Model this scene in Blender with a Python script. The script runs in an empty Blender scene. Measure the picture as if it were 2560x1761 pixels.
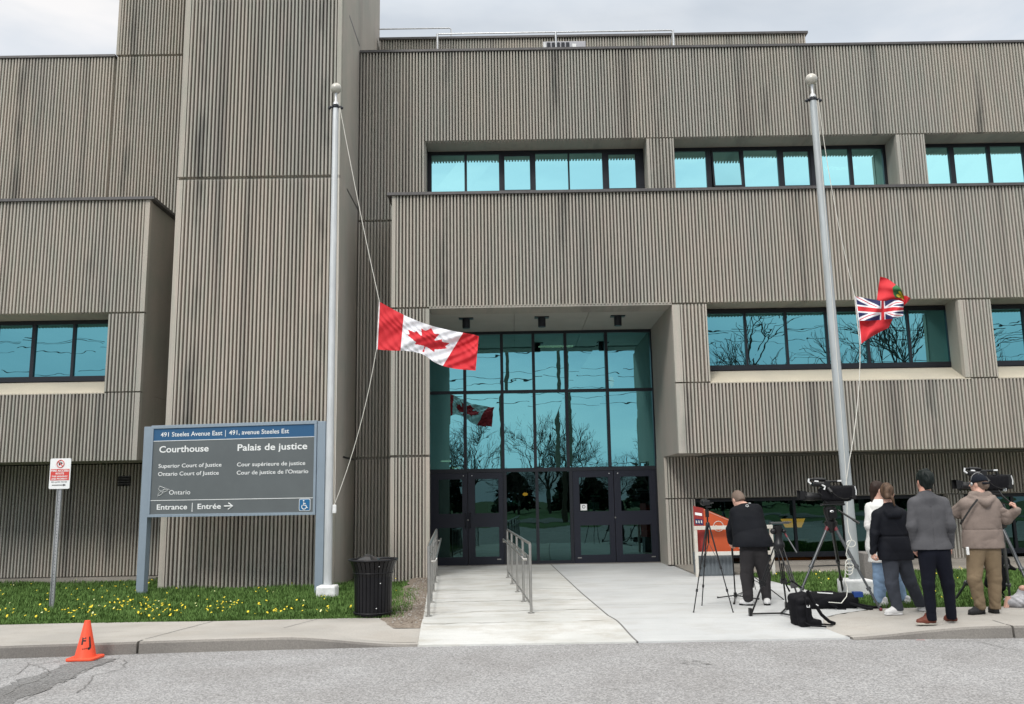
import bpy, math, random
import numpy as np
from mathutils import Matrix, Vector
random.seed(7); np.random.seed(7)
S = bpy.context.scene
R = math.radians
# ---------------------------------------------------------------- camera
FPX, PITCH, YAW, ROLL, CAMH = 2180., .16484, .00297, -.01715, 1.55
cp, sp, cy_, sy_, cr, sr = math.cos(PITCH), math.sin(PITCH), math.cos(YAW), math.sin(YAW), math.cos(ROLL), math.sin(ROLL)
FW = Vector((sy_*cp, cy_*cp, sp)); RT0 = Vector((cy_, -sy_, 0)); UP0 = RT0.cross(FW)
RT = RT0*cr + UP0*sr; UP = -RT0*sr + UP0*cr
cam = bpy.data.cameras.new('camera'); camo = bpy.data.objects.new('camera', cam); S.collection.objects.link(camo)
cam.sensor_width = 36; cam.lens = FPX/2560*36; cam.clip_start = .1; cam.clip_end = 2000
M = Matrix((RT, UP, -FW)).transposed().to_4x4(); M.translation = (0, 0, CAMH); camo.matrix_world = M
S.camera = camo
S.view_settings.view_transform = 'Standard'; S.view_settings.look = 'None'; S.view_settings.exposure = 0.2; S.view_settings.gamma = 1
# ---------------------------------------------------------------- world: overcast sky
SUN_EL, SUN_AZ = R(42), R(205)      # azimuth: sun stands behind and left of the photographer
W = bpy.data.worlds.new('World'); S.world = W; W.use_nodes = True
nt = W.node_tree; N = nt.nodes; L = nt.links; N.clear()
out = N.new('ShaderNodeOutputWorld'); bg = N.new('ShaderNodeBackground'); bg.inputs['Strength'].default_value = .1
sky = N.new('ShaderNodeTexSky'); sky.sky_type = 'NISHITA'; sky.sun_disc = False
sky.sun_elevation = SUN_EL; sky.sun_rotation = SUN_AZ; sky.air_density = 1.0; sky.dust_density = 1.5
tc = N.new('ShaderNodeTexCoord')
mp = N.new('ShaderNodeMapping'); mp.inputs['Scale'].default_value = (1, 1, 2.6); mp.inputs['Location'].default_value = (.35, .0, .1)
n1 = N.new('ShaderNodeTexNoise'); n1.inputs['Scale'].default_value = 2.2; n1.inputs['Detail'].default_value = 6; n1.inputs['Roughness'].default_value = .5; n1.inputs['Distortion'].default_value = .3
cr1 = N.new('ShaderNodeValToRGB')
cr1.color_ramp.elements[0].position = .36; cr1.color_ramp.elements[0].color = (4.6, 5.4, 6.5, 1)
cr1.color_ramp.elements[1].position = .66; cr1.color_ramp.elements[1].color = (8.5, 8.7, 9.1, 1)
e = cr1.color_ramp.elements.new(.5); e.color = (6.1, 6.8, 7.7, 1)
# brighter overhead, as an overcast sky is
sx = N.new('ShaderNodeSeparateXYZ'); mr = N.new('ShaderNodeMapRange')
mr.inputs['From Min'].default_value = .5; mr.inputs['From Max'].default_value = .9; mr.inputs['To Min'].default_value = 1.0; mr.inputs['To Max'].default_value = 3.2
ml = N.new('ShaderNodeVectorMath'); ml.operation = 'SCALE'
mx = N.new('ShaderNodeMix'); mx.data_type = 'RGBA'; mx.inputs['Factor'].default_value = .93
L.new(tc.outputs['Generated'], mp.inputs['Vector']); L.new(mp.outputs['Vector'], n1.inputs['Vector']); L.new(n1.outputs['Fac'], cr1.inputs['Fac'])
L.new(tc.outputs['Generated'], sx.inputs['Vector']); L.new(sx.outputs['Z'], mr.inputs['Value'])
L.new(cr1.outputs['Color'], ml.inputs[0]); L.new(mr.outputs['Result'], ml.inputs['Scale'])
wm = N.new('ShaderNodeMix'); wm.data_type = 'RGBA'; wm.blend_type = 'MULTIPLY'; wm.inputs[7].default_value = (1.14, 1.02, .88, 1)
mr2 = N.new('ShaderNodeMapRange'); mr2.inputs['From Min'].default_value = .35; mr2.inputs['From Max'].default_value = .7; L.new(sx.outputs['Z'], mr2.inputs['Value']); L.new(mr2.outputs['Result'], wm.inputs['Factor'])
L.new(ml.outputs['Vector'], wm.inputs[6]); L.new(sky.outputs['Color'], mx.inputs[6]); L.new(wm.outputs[2], mx.inputs[7]); L.new(mx.outputs[2], bg.inputs['Color']); L.new(bg.outputs[0], out.inputs[0])
sl = bpy.data.lights.new('sun', 'SUN'); sl.energy = 1.5; sl.angle = R(13); sl.color = (1, .97, .92)
so = bpy.data.objects.new('sun', sl); S.collection.objects.link(so)
sd = Vector((math.sin(SUN_AZ)*math.cos(SUN_EL), math.cos(SUN_AZ)*math.cos(SUN_EL), math.sin(SUN_EL)))
so.rotation_euler = sd.to_track_quat('Z', 'Y').to_euler(); so.location = (0, -10, 40)

def at(u, v, Y):
    """world point on the plane y=Y for a photo pixel (used to read positions off the photograph)"""
    d = FW + RT*((u-1280)/FPX) + UP*((880.5-v)/FPX)
    return Vector((0, 0, CAMH)) + d*(Y/d.y)
def gnd(u, v, z=0.):
    d = FW + RT*((u-1280)/FPX) + UP*((880.5-v)/FPX)
    return Vector((0, 0, CAMH)) + d*((z-CAMH)/d.z)
def c5(x, y): return (1700+x/3.4696, 1140+y/3.4696)
def c6(x, y): return (2100+x/3.4696, 1140+y/3.4696)
# ---------------------------------------------------------------- materials
def mat(name, col, rough=.7, metal=0., var=0., vscale=3., bump=0., bscale=40., spec=.5, vstretch=(1, 1, 1), col2=None, emit=None):
    m = bpy.data.materials.new(name); m.use_nodes = True; t = m.node_tree; b = t.nodes['Principled BSDF']
    b.inputs['Base Color'].default_value = (*col, 1); b.inputs['Roughness'].default_value = rough; b.inputs['Metallic'].default_value = metal
    b.inputs['Specular IOR Level'].default_value = spec
    if emit: b.inputs['Emission Color'].default_value = (*emit[:3], 1); b.inputs['Emission Strength'].default_value = emit[3]
    tcn = t.nodes.new('ShaderNodeTexCoord')
    if var > 0 or col2:
        mpn = t.nodes.new('ShaderNodeMapping'); mpn.inputs['Scale'].default_value = vstretch
        nn = t.nodes.new('ShaderNodeTexNoise'); nn.inputs['Scale'].default_value = vscale; nn.inputs['Detail'].default_value = 5; nn.inputs['Roughness'].default_value = .6
        rp = t.nodes.new('ShaderNodeValToRGB'); rp.color_ramp.elements[0].position = .35; rp.color_ramp.elements[1].position = .65
        c2 = col2 if col2 else tuple(min(1, c*(1+var)) for c in col)
        c1 = col if col2 else tuple(c*(1-var) for c in col)
        rp.color_ramp.elements[0].color = (*c1, 1); rp.color_ramp.elements[1].color = (*c2, 1)
        t.links.new(tcn.outputs['Object'], mpn.inputs['Vector']); t.links.new(mpn.outputs[0], nn.inputs['Vector'])
        t.links.new(nn.outputs['Fac'], rp.inputs['Fac']); t.links.new(rp.outputs[0], b.inputs['Base Color'])
    if bump > 0:
        nb = t.nodes.new('ShaderNodeTexNoise'); nb.inputs['Scale'].default_value = bscale; nb.inputs['Detail'].default_value = 4
        bu = t.nodes.new('ShaderNodeBump'); bu.inputs['Strength'].default_value = bump; bu.inputs['Distance'].default_value = .02
        t.links.new(tcn.outputs['Object'], nb.inputs['Vector']); t.links.new(nb.outputs['Fac'], bu.inputs['Height']); t.links.new(bu.outputs[0], b.inputs['Normal'])
    return m

def concrete(name, a, b_, dirt=.35, top=None, speck=.12, streak=True, joints=False, broom=0.):
    """cast concrete: large tone patches, fine grain, rain streaks of dirt"""
    m = bpy.data.materials.new(name); m.use_nodes = True; t = m.node_tree; n = t.nodes; l = t.links; bs = n['Principled BSDF']
    bs.inputs['Roughness'].default_value = .9; bs.inputs['Specular IOR Level'].default_value = .2
    g = n.new('ShaderNodeNewGeometry')
    def noise(sc, scale, det=4, ro=.55):
        mp_ = n.new('ShaderNodeMapping'); mp_.inputs['Scale'].default_value = sc
        no = n.new('ShaderNodeTexNoise'); no.inputs['Scale'].default_value = scale; no.inputs['Detail'].default_value = det; no.inputs['Roughness'].default_value = ro
        l.new(g.outputs['Position'], mp_.inputs['Vector']); l.new(mp_.outputs[0], no.inputs['Vector']); return no.outputs['Fac']
    def ramp(fac, p0, c0, p1, c1):
        r = n.new('ShaderNodeValToRGB'); r.color_ramp.elements[0].position = p0; r.color_ramp.elements[1].position = p1
        r.color_ramp.elements[0].color = (*c0, 1); r.color_ramp.elements[1].color = (*c1, 1); l.new(fac, r.inputs['Fac']); return r.outputs[0]
    def mult(x, y, f=1.):
        mm = n.new('ShaderNodeMix'); mm.data_type = 'RGBA'; mm.blend_type = 'MULTIPLY'; mm.inputs['Factor'].default_value = f
        l.new(x, mm.inputs[6]); l.new(y, mm.inputs[7]); return mm.outputs[2]
    base = ramp(noise((1, 1, .22), .8, 3), .38, a, .62, b_)
    if streak:
        k = 1-dirt
        base = mult(base, ramp(noise((1.6, .5, .05), 1.3, 3, .6), .30, (k, k, k*1.02), .45, (1, 1, 1)))
        base = mult(base, ramp(noise((14, 1, 1.2), 1.3, 2, .5), .35, (.93, .96, .95), .6, (1.03, 1.0, 1.0)))
    if joints:
        oi = n.new('ShaderNodeObjectInfo'); base = mult(base, ramp(oi.outputs['Random'], 0., (.90, .91, .91), 1., (1.05, 1.04, 1.03)))
    if joints:      # dirt washed down at the panel joints
        sp = n.new('ShaderNodeSeparateXYZ'); l.new(g.outputs['Position'], sp.inputs[0])
        ad = n.new('ShaderNodeMath'); ad.operation = 'MULTIPLY_ADD'; ad.inputs[1].default_value = .5; l.new(noise((.4, .3, .35), 1.5, 3), ad.inputs[0]); l.new(sp.outputs['X'], ad.inputs[2])
        ad2 = n.new('ShaderNodeMath'); ad2.operation = 'ADD'; ad2.inputs[1].default_value = 18.85-.25; l.new(ad.outputs[0], ad2.inputs[0])
        pp = n.new('ShaderNodeMath'); pp.operation = 'PINGPONG'; pp.inputs[1].default_value = 1.25; l.new(ad2.outputs[0], pp.inputs[0])
        j1 = ramp(pp.outputs[0], .02, (.52, .53, .54), .15, (1, 1, 1)); m2 = n.new('ShaderNodeMix'); m2.data_type = 'RGBA'; m2.blend_type = 'MULTIPLY'
        rm = ramp(noise((.8, .4, .30), 1.1, 3, .6), .44, (0, 0, 0), .62, (1, 1, 1)); l.new(rm, m2.inputs['Factor']); l.new(base, m2.inputs[6]); l.new(j1, m2.inputs[7]); base = m2.outputs[2]
    if broom:
        base = mult(base, ramp(noise((.5, 14, 1), 3, 3, .6), .3, (1-broom,)*3, .7, (1+broom*.5,)*3))
        base = mult(base, ramp(noise((.7, 1.6, 1), 1.7, 6, .7), .38, (1-broom*1.6, 1-broom*1.9, 1-broom*2.3), .52, (1, 1, 1)))
    base = mult(base, ramp(noise((1, 1, 1), 60, 3, .7), .3, (1-speck,)*3, .7, (1+speck*.6,)*3))
    l.new(base, bs.inputs['Base Color'])
    bu = n.new('ShaderNodeBump'); bu.inputs['Strength'].default_value = .35; bu.inputs['Distance'].default_value = .01
    l.new(noise((1, 1, 1), 45, 4, .7), bu.inputs['Height']); l.new(bu.outputs[0], bs.inputs['Normal'])
    return m

def glass(name, tint, thr, refl=.8, wav=.35, wsc=1.6):
    """coated window glass: coloured mirror reflection over a dark tinted see-through"""
    m = bpy.data.materials.new(name); m.use_nodes = True; t = m.node_tree; n = t.nodes; l = t.links; n.clear()
    o = n.new('ShaderNodeOutputMaterial'); mxs = n.new('ShaderNodeMixShader'); mxs.inputs[0].default_value = refl
    gl = n.new('ShaderNodeBsdfGlossy'); gl.inputs['Color'].default_value = (*tint, 1); gl.inputs['Roughness'].default_value = .0
    tr = n.new('ShaderNodeBsdfTransparent'); tr.inputs['Color'].default_value = (*thr, 1)
    g = n.new('ShaderNodeNewGeometry'); no = n.new('ShaderNodeTexNoise'); no.inputs['Scale'].default_value = wsc; no.inputs['Detail'].default_value = 1.5
    mp_ = n.new('ShaderNodeMapping'); mp_.inputs['Scale'].default_value = (1, 1, 1.6)
    bu = n.new('ShaderNodeBump'); bu.inputs['Strength'].default_value = wav; bu.inputs['Distance'].default_value = .012
    l.new(g.outputs['Position'], mp_.inputs[0]); l.new(mp_.outputs[0], no.inputs['Vector']); l.new(no.outputs['Fac'], bu.inputs['Height']); l.new(bu.outputs[0], gl.inputs['Normal'])
    l.new(tr.outputs[0], mxs.inputs[1]); l.new(gl.outputs[0], mxs.inputs[2]); l.new(mxs.outputs[0], o.inputs[0])
    return m

MT = dict(
    rib=concrete('ribbed_concrete', (.470, .435, .38), (.425, .41, .37), dirt=.30, joints=True),
    smooth=concrete('smooth_concrete', (.40, .375, .33), (.35, .335, .30), dirt=.2),
    sill=concrete('sill_concrete', (.55, .50, .40), (.48, .44, .36), dirt=.15, streak=False),
    found=concrete('foundation_concrete', (.36, .33, .29), (.27, .25, .22), dirt=.3, streak=False, speck=.25),
    walk=concrete('sidewalk_concrete', (.42, .40, .37), (.36, .345, .32), streak=False, speck=.10, broom=.04),
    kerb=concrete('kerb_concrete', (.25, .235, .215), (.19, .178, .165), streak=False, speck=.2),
    ramp=concrete('old_ramp_concrete', (.565, .57, .555), (.485, .49, .47), streak=False, speck=.06, broom=.09),
    slab=concrete('new_slab_concrete', (.50, .512, .512), (.455, .467, .47), streak=False, speck=.04, broom=.045),
    soffit=mat('soffit_board', (.40, .39, .35), .8, var=.05, vscale=2),
    flash=mat('metal_flashing', (.10, .095, .095), .5, .3, var=.15, vscale=8),
    frame=mat('black_aluminium_frame', (.012, .014, .02), .4, .2),
    door=mat('door_metal', (.010, .012, .022), .38, .2),
    glassT=glass('teal_mirror_glass', (.52, 1.0, 1.0), (.05, .14, .14), .95, .06),
    glassM=glass('teal_lobby_glass', (.225, .575, .615), (.05, .14, .14), .84, .09, 1.5),
    glassS=glass('teal_window_glass', (.20, .53, .57), (.05, .14, .14), .84, .10, 1.6),
    glassD=glass('dark_door_glass', (.09, .17, .17), (.10, .2, .18), .6, .08),
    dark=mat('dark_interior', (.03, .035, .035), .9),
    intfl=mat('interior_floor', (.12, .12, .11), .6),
    lamp=mat('lamp_tube', (1, 1, 1), .5, emit=(1, .80, .5, 6.)),
    warm=mat('warm_lamp', (1, .8, .4), .5, emit=(1, .30, .035, 5.)),
    galv=mat('galvanised_steel', (.50, .51, .52), .42, .75, var=.12, vscale=12, vstretch=(1, 1, .3)),
    steel=mat('stainless_rail', (.42, .41, .39), .35, .85, var=.1, vscale=6),
    polew=mat('painted_pole', (.60, .62, .63), .45, .25, var=.10, vscale=7, vstretch=(1, 1, .2), bump=.1, bscale=9),
    polea=mat('brushed_pole', (.42, .45, .46), .5, .25, var=.10, vscale=7, vstretch=(1, 1, .2), bump=.1, bscale=9),
    pfin=mat('finial_ball', (.50, .48, .43), .35, .2),
    rope=mat('rope', (.72, .70, .64), .9),
    white=mat('white_painted_block', (.74, .75, .75), .8, var=.12, vscale=9, bump=.5, bscale=12),
    signf=mat('sign_frame_paint', (.25, .31, .37), .5, .1, var=.04, vscale=3),
    signg=mat('sign_grey_panel', (.115, .13, .135), .35, var=.05, vscale=2),
    signb=mat('sign_blue_panel', (.022, .098, .215), .35),
    signw=mat('sign_white', (.80, .82, .82), .6),
    icb=mat('icon_blue', (.01, .13, .30), .4),
    red=mat('sign_red', (.62, .06, .05), .5), blk=mat('ink_black', (.012, .012, .013), .5),
    cone=mat('cone_orange', (.85, .09, .035), .5, var=.06, vscale=6, bump=.05, bscale=30),
    bin=mat('bin_black_paint', (.004, .004, .006), .38, .0, spec=.35),
    bag=mat('black_bag_plastic', (.014, .014, .015), .3),
    asph=None, grass=mat('grass_blades', (.056, .112, .024), .75, col2=(.130, .225, .062), vscale=4.5, spec=.15),
    soil=mat('lawn_soil', (.05, .075, .02), .95, var=.3, vscale=8, bump=.5, bscale=30),
    dirt=mat('gravel_dirt', (.13, .10, .075), .95, col2=(.27, .23, .19), vscale=22, bump=.6, bscale=40),
    dand=mat('dandelion_yellow', (.80, .62, .03), .7), dandw=mat('dandelion_pale', (.72, .74, .35), .7),
    stem=mat('flower_stem', (.14, .24, .05), .8),
    bark=mat('bark', (.05, .042, .035), .95), wood=mat('utility_pole_wood', (.10, .08, .06), .95),
    crown=mat('evergreen_needles', (.02, .04, .018), .9, var=.3, vscale=2),
    cable=mat('cable_black', (.015, .015, .015), .5), cablew=mat('cable_white', (.72, .72, .66), .6),
    tri=mat('tripod_black', (.009, .009, .010), .38, .2), trig=mat('tripod_grey_tube', (.10, .105, .11), .35, .6),
    trir=mat('tripod_red', (.15, .022, .030), .45), cam=mat('camera_black', (.007, .007, .008), .45, bump=.15, bscale=60),
    chrome=mat('lens_glass', (.7, .7, .72), .15, .9),
    mred=mat('mailbox_red', (.27, .022, .018), .4), mor=mat('mailbox_orange', (.50, .085, .025), .45, var=.08, vscale=3),
    mgr=mat('mailbox_grey_base', (.13, .15, .165), .55, var=.1, vscale=5), rust=mat('rusty_white_paint', (.62, .61, .57), .6, col2=(.56, .50, .42), vscale=3.5),
    stone=concrete('granite_block', (.27, .25, .235), (.20, .19, .18), streak=False, speck=.3),
    skin=mat('skin', (.52, .27, .20), .5, var=.06, vscale=20), skin2=mat('skin_pale', (.60, .35, .27), .5, var=.06, vscale=20),
    cream=mat('paper_notice', (.60, .60, .56), .8),
    fred=mat('flag_red', (.58, .018, .028), .75), fwhite=mat('flag_white', (.78, .78, .82), .75), fblue=mat('flag_blue', (.010, .014, .085), .75),
    fgreen=mat('flag_green', (.02, .13, .04), .75), fyel=mat('flag_yellow', (.72, .60, .06), .75),
    hvac=mat('hvac_metal', (.36, .36, .38), .5, .4), lgrey=mat('light_grey_cloth', (.36, .36, .38), .9, var=.2, vscale=14),
)
def asphalt(name, a, b_):
    m = bpy.data.materials.new(name); m.use_nodes = True; t = m.node_tree; n = t.nodes; l = t.links; bs = n['Principled BSDF']
    bs.inputs['Roughness'].default_value = .92; bs.inputs['Specular IOR Level'].default_value = .15
    g = n.new('ShaderNodeNewGeometry')
    v = n.new('ShaderNodeTexVoronoi'); v.inputs['Scale'].default_value = 75; v.feature = 'F1'
    l.new(g.outputs['Position'], v.inputs['Vector'])
    r = n.new('ShaderNodeValToRGB'); r.color_ramp.elements[0].color = (*a, 1); r.color_ramp.elements[1].color = (*b_, 1); r.color_ramp.elements[0].position = .1; r.color_ramp.elements[1].position = .9
    sp_ = n.new('ShaderNodeSeparateColor'); l.new(v.outputs['Color'], sp_.inputs[0]); l.new(sp_.outputs[0], r.inputs['Fac'])
    no = n.new('ShaderNodeTexNoise'); no.inputs['Scale'].default_value = .9; no.inputs['Detail'].default_value = 8; no.inputs['Roughness'].default_value = .65
    l.new(g.outputs['Position'], no.inputs['Vector'])
    r2 = n.new('ShaderNodeValToRGB'); r2.color_ramp.elements[0].position = .35; r2.color_ramp.elements[1].position = .65
    r2.color_ramp.elements[0].color = (.88, .87, .86, 1); r2.color_ramp.elements[1].color = (1.07, 1.07, 1.07, 1); l.new(no.outputs['Fac'], r2.inputs['Fac'])
    mm = n.new('ShaderNodeMix'); mm.data_type = 'RGBA'; mm.blend_type = 'MULTIPLY'; mm.inputs['Factor'].default_value = 1
    l.new(r.outputs[0], mm.inputs[6]); l.new(r2.outputs[0], mm.inputs[7]); l.new(mm.outputs[2], bs.inputs['Base Color'])
    bu = n.new('ShaderNodeBump'); bu.inputs['Strength'].default_value = .6; bu.inputs['Distance'].default_value = .006
    l.new(v.outputs['Distance'], bu.inputs['Height']); l.new(bu.outputs[0], bs.inputs['Normal'])
    return m
MT['asph'] = asphalt('worn_asphalt', (.20, .20, .202), (.385, .385, .388)); MT['asphd'] = asphalt('patched_asphalt', (.12, .12, .12), (.235, .235, .235))
MT['crack'] = mat('crack_filler', (.17, .165, .16), .95); MT['joint'] = mat('joint_dirt', (.22, .21, .18), .95, col2=(.50, .49, .45), vscale=5)  # joint: dark, unevenly stained lines across ramp and path

# ---------------------------------------------------------------- mesh helpers
def tag(o, label=None, cat=None, group=None, kind=None):
    if label: o['label'] = label
    if cat: o['category'] = cat
    if group: o['group'] = group
    if kind: o['kind'] = kind
    return o
LOC = {}
def thing(name, label, cat, loc=(0, 0, 0), rz=0., group=None):
    o = bpy.data.objects.new(name, None); S.collection.objects.link(o); o.empty_display_size = .1
    o.location = loc; o.rotation_euler = (0, 0, rz); LOC[o.name] = (Vector(loc), rz)
    return tag(o, label, cat, group)
class MB:
    def __init__(s): s.v = []; s.f = []; s.m = []
    def add(s, vs, fs, mi=0):
        k = len(s.v); s.v += [tuple(p) for p in vs]; s.f += [tuple(i+k for i in f) for f in fs]; s.m += [mi]*len(fs); return s
    def box(s, x0, x1, y0, y1, z0, z1, mi=0):
        return s.add([(x0, y0, z0), (x1, y0, z0), (x1, y1, z0), (x0, y1, z0), (x0, y0, z1), (x1, y0, z1), (x1, y1, z1), (x0, y1, z1)],
                     [(0, 3, 2, 1), (4, 5, 6, 7), (0, 1, 5, 4), (1, 2, 6, 5), (2, 3, 7, 6), (3, 0, 4, 7)], mi)
    def obox(s, c, ax, ay, az, mi=0):
        c, ax, ay, az = map(Vector, (c, ax, ay, az)); P = []
        for k in (-1, 1):
            for a, b in ((-1, -1), (1, -1), (1, 1), (-1, 1)): P.append(c+ax*a+ay*b+az*k)
        return s.add(P, [(0, 3, 2, 1), (4, 5, 6, 7), (0, 1, 5, 4), (1, 2, 6, 5), (2, 3, 7, 6), (3, 0, 4, 7)], mi)
    def quad(s, a, b, c, d, mi=0): return s.add([a, b, c, d], [(0, 1, 2, 3)], mi)
    def poly(s, pts, mi=0): return s.add(pts, [tuple(range(len(pts)))], mi)
    def prism(s, pts, vec, mi=0):
        n = len(pts); vec = Vector(vec); a = [Vector(p) for p in pts]; b = [p+vec for p in a]
        return s.add(a+b, [tuple(range(n-1, -1, -1)), tuple(range(n, 2*n))]+[(i, (i+1) % n, n+(i+1) % n, n+i) for i in range(n)], mi)
    def tube(s, pts, r, n=8, mi=0, closed=False):
        pts = [Vector(p) for p in pts]; K = len(pts)
        rs = list(r) if hasattr(r, '__len__') else [r]*K
        vs = []; u = None
        for i, p in enumerate(pts):
            if closed: d = pts[(i+1) % K]-pts[i-1]
            else: d = pts[min(i+1, K-1)]-pts[max(i-1, 0)]
            d = d.normalized() if d.length > 1e-9 else Vector((0, 0, 1))
            if u is None: u = d.orthogonal().normalized()
            u = (u-d*u.dot(d)); u = u.normalized() if u.length > 1e-6 else d.orthogonal().normalized()
            w = d.cross(u)
            for k in range(n):
                a = 2*math.pi*k/n; vs.append(p+(u*math.cos(a)+w*math.sin(a))*rs[i])
        fs = [(i*n+k, i*n+(k+1) % n, (i+1)*n+(k+1) % n, (i+1)*n+k) for i in range(K-1) for k in range(n)]
        if closed: fs += [((K-1)*n+k, (K-1)*n+(k+1) % n, (k+1) % n, k) for k in range(n)]
        else: fs += [tuple(range(n-1, -1, -1)), tuple((K-1)*n+k for k in range(n))]
        return s.add(vs, fs, mi)
    def lathe(s, prof, c=(0, 0, 0), n=24, mi=0):
        vs = []
        for r, z in prof:
            for k in range(n):
                a = 2*math.pi*k/n; vs.append((c[0]+r*math.cos(a), c[1]+r*math.sin(a), c[2]+z))
        K = len(prof); fs = [(i*n+k, i*n+(k+1) % n, (i+1)*n+(k+1) % n, (i+1)*n+k) for i in range(K-1) for k in range(n)]
        fs += [tuple(range(n-1, -1, -1)), tuple((K-1)*n+k for k in range(n))]
        return s.add(vs, fs, mi)
    def ball(s, c, r, n=16, mi=0, sc=(1, 1, 1)):
        pr = [(max(1e-4, math.sin(math.pi*i/(n//2)))*r, -math.cos(math.pi*i/(n//2))*r) for i in range(n//2+1)]
        k = len(s.v); s.lathe(pr, (0, 0, 0), n, mi)
        for i in range(k, len(s.v)):
            x, y, z = s.v[i]; s.v[i] = (c[0]+x*sc[0], c[1]+y*sc[1], c[2]+z*sc[2])
        return s
    def build(s, name, mats, parent=None, smooth=None, bevel=0, local=False):
        me = bpy.data.meshes.new(name); vs = s.v
        if parent is not None and not local:
            off = Vector((0, 0, 0)); p = parent; rz = 0
            while p is not None:
                if p.name in LOC: off = LOC[p.name][0]; rz = LOC[p.name][1]
                p = p.parent
            if off.length or rz:
                c_, s_ = math.cos(-rz), math.sin(-rz)
                vs = [((x-off.x)*c_-(y-off.y)*s_, (x-off.x)*s_+(y-off.y)*c_, z-off.z) for x, y, z in vs]
        me.from_pydata(vs, [], s.f)
        if not isinstance(mats, (list, tuple)): mats = [mats]
        for m in mats: me.materials.append(MT[m] if isinstance(m, str) else m)
        me.polygons.foreach_set('material_index', s.m)
        o = bpy.data.objects.new(name, me); S.collection.objects.link(o); o.parent = parent
        if smooth is not None:
            me.polygons.foreach_set('use_smooth', [True]*len(me.polygons)); me.set_sharp_from_angle(angle=R(smooth))
        me.update()
        if bevel:
            b = o.modifiers.new('bevel', 'BEVEL'); b.width = bevel; b.segments = 2; b.limit_method = 'ANGLE'
        return o
def struct(o): o['kind'] = 'structure'; return o
def copy_tree(o, parent=None):
    c = o.copy(); S.collection.objects.link(c); c.parent = parent
    for ch in list(o.children): copy_tree(ch, c)
    return c
def text(s, x0, x1, zb, cap, bold=.0, font_depth=0):
    """2-D lettering: list of verts (x,z) and faces fitted to width x0..x1 with cap height cap on baseline zb"""
    cu = bpy.data.curves.new('t', 'FONT'); cu.body = s; cu.size = 1; cu.resolution_u = 3; cu.offset = bold; cu.fill_mode = 'FRONT'
    o = bpy.data.objects.new('t', cu); S.collection.objects.link(o)
    dg = bpy.context.evaluated_depsgraph_get(); me = bpy.data.meshes.new_from_object(o.evaluated_get(dg))
    vs = [tuple(v.co) for v in me.vertices]; fs = [tuple(p.vertices) for p in me.polygons]
    bpy.data.objects.remove(o); bpy.data.curves.remove(cu); bpy.data.meshes.remove(me)
    if not vs: return [], []
    xa = min(v[0] for v in vs); xb = max(v[0] for v in vs)
    sx_ = (x1-x0)/(xb-xa); return [(x0+(v[0]-xa)*sx_, zb+v[1]*cap/.73) for v in vs], fs
# ================================================================ COURTHOUSE
B = thing('courthouse', 'ribbed concrete courthouse with a tall tower, teal windows and a glazed entrance', 'building', (0, 17.8, 0))
PITCHR, RD = .0722, .11
def ribs(mb, x0, x1, z0, z1, Y, ml=0., mrr=0., pit=PITCHR):
    """ribbed precast panel: trapezoid ribs standing on a base plane, smooth margins at the ends"""
    if ml: mb.box(x0, x0+ml, Y+.004, Y+RD+.02, z0, z1)
    if mrr: mb.box(x1-mrr, x1, Y+.004, Y+RD+.02, z0, z1)
    a, b = x0+ml, x1-mrr; n = max(1, round((b-a)/pit)); p = (b-a)/n
    mb.quad((a, Y+RD, z0), (b, Y+RD, z0), (b, Y+RD, z1), (a, Y+RD, z1))
    for i in range(n):
        c = a+p*(i+.5)+random.uniform(-.0015, .0015); w = pit*.245+random.uniform(-.001, .001); wb = w+.003; y = Y+random.uniform(0, .004)
        P = [(c-wb, Y+RD), (c-w, y+.004), (c-w*.8, y), (c+w*.8, y), (c+w, y+.004), (c+wb, Y+RD)]
        lo = [(q[0], q[1], z0) for q in P]; hi = [(q[0], q[1], z1) for q in P]
        mb.add(lo+hi, [(j, j+1, j+7, j+6) for j in range(5)]+[(0, 6, 11, 5)][:0]+[tuple(range(5, -1, -1)), tuple(range(6, 12))])
def panel(x0, x1, z0, z1, Y, ml=0., mr=0., label=None):
    mb = MB(); ribs(mb, x0, x1, z0, z1, Y, ml, mr, .0766 if Y == 17.2 else PITCHR); o = mb.build('wall_panel', 'rib', B)
    if label: o['label'] = label
    return o
def block(name, m, *boxes, bevel=0):
    mb = MB()
    for b in boxes: mb.box(*b)
    return mb.build(name, m, B, bevel=bevel)
Y2, Y3, YT, YG = 17.8, 19.3, 17.2, 20.7
XE = 16.5
# --- left of the tower
panel(-17, -9.26, 8.0, 12.03, Y3); panel(-9.22, -6.8, 8.0, 12.03, Y3); panel(-9.24, -6.8, 12.09, 18, Y3, .06)
panel(-7.56, -6.8, -.1, 7.96, Y3)
panel(-17, -7.6, 5.5, 7.93, Y2, 0, .1); panel(-8.36, -7.6, 3.83, 5.46, Y2, 0, .1); panel(-17, -7.6, 2.42, 3.8, Y2, 0, .1)
panel(-17, -7.62, .0, 2.42, 19.6)
# --- tower
panel(-6.81, -3.46, -.1, 8.13, YT, .12, .09, 'lower tower face'); panel(-6.81, -3.46, 8.2, 12.2, YT, .12, .09); panel(-6.81, -3.46, 12.27, 18, YT, .12, .09)
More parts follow.
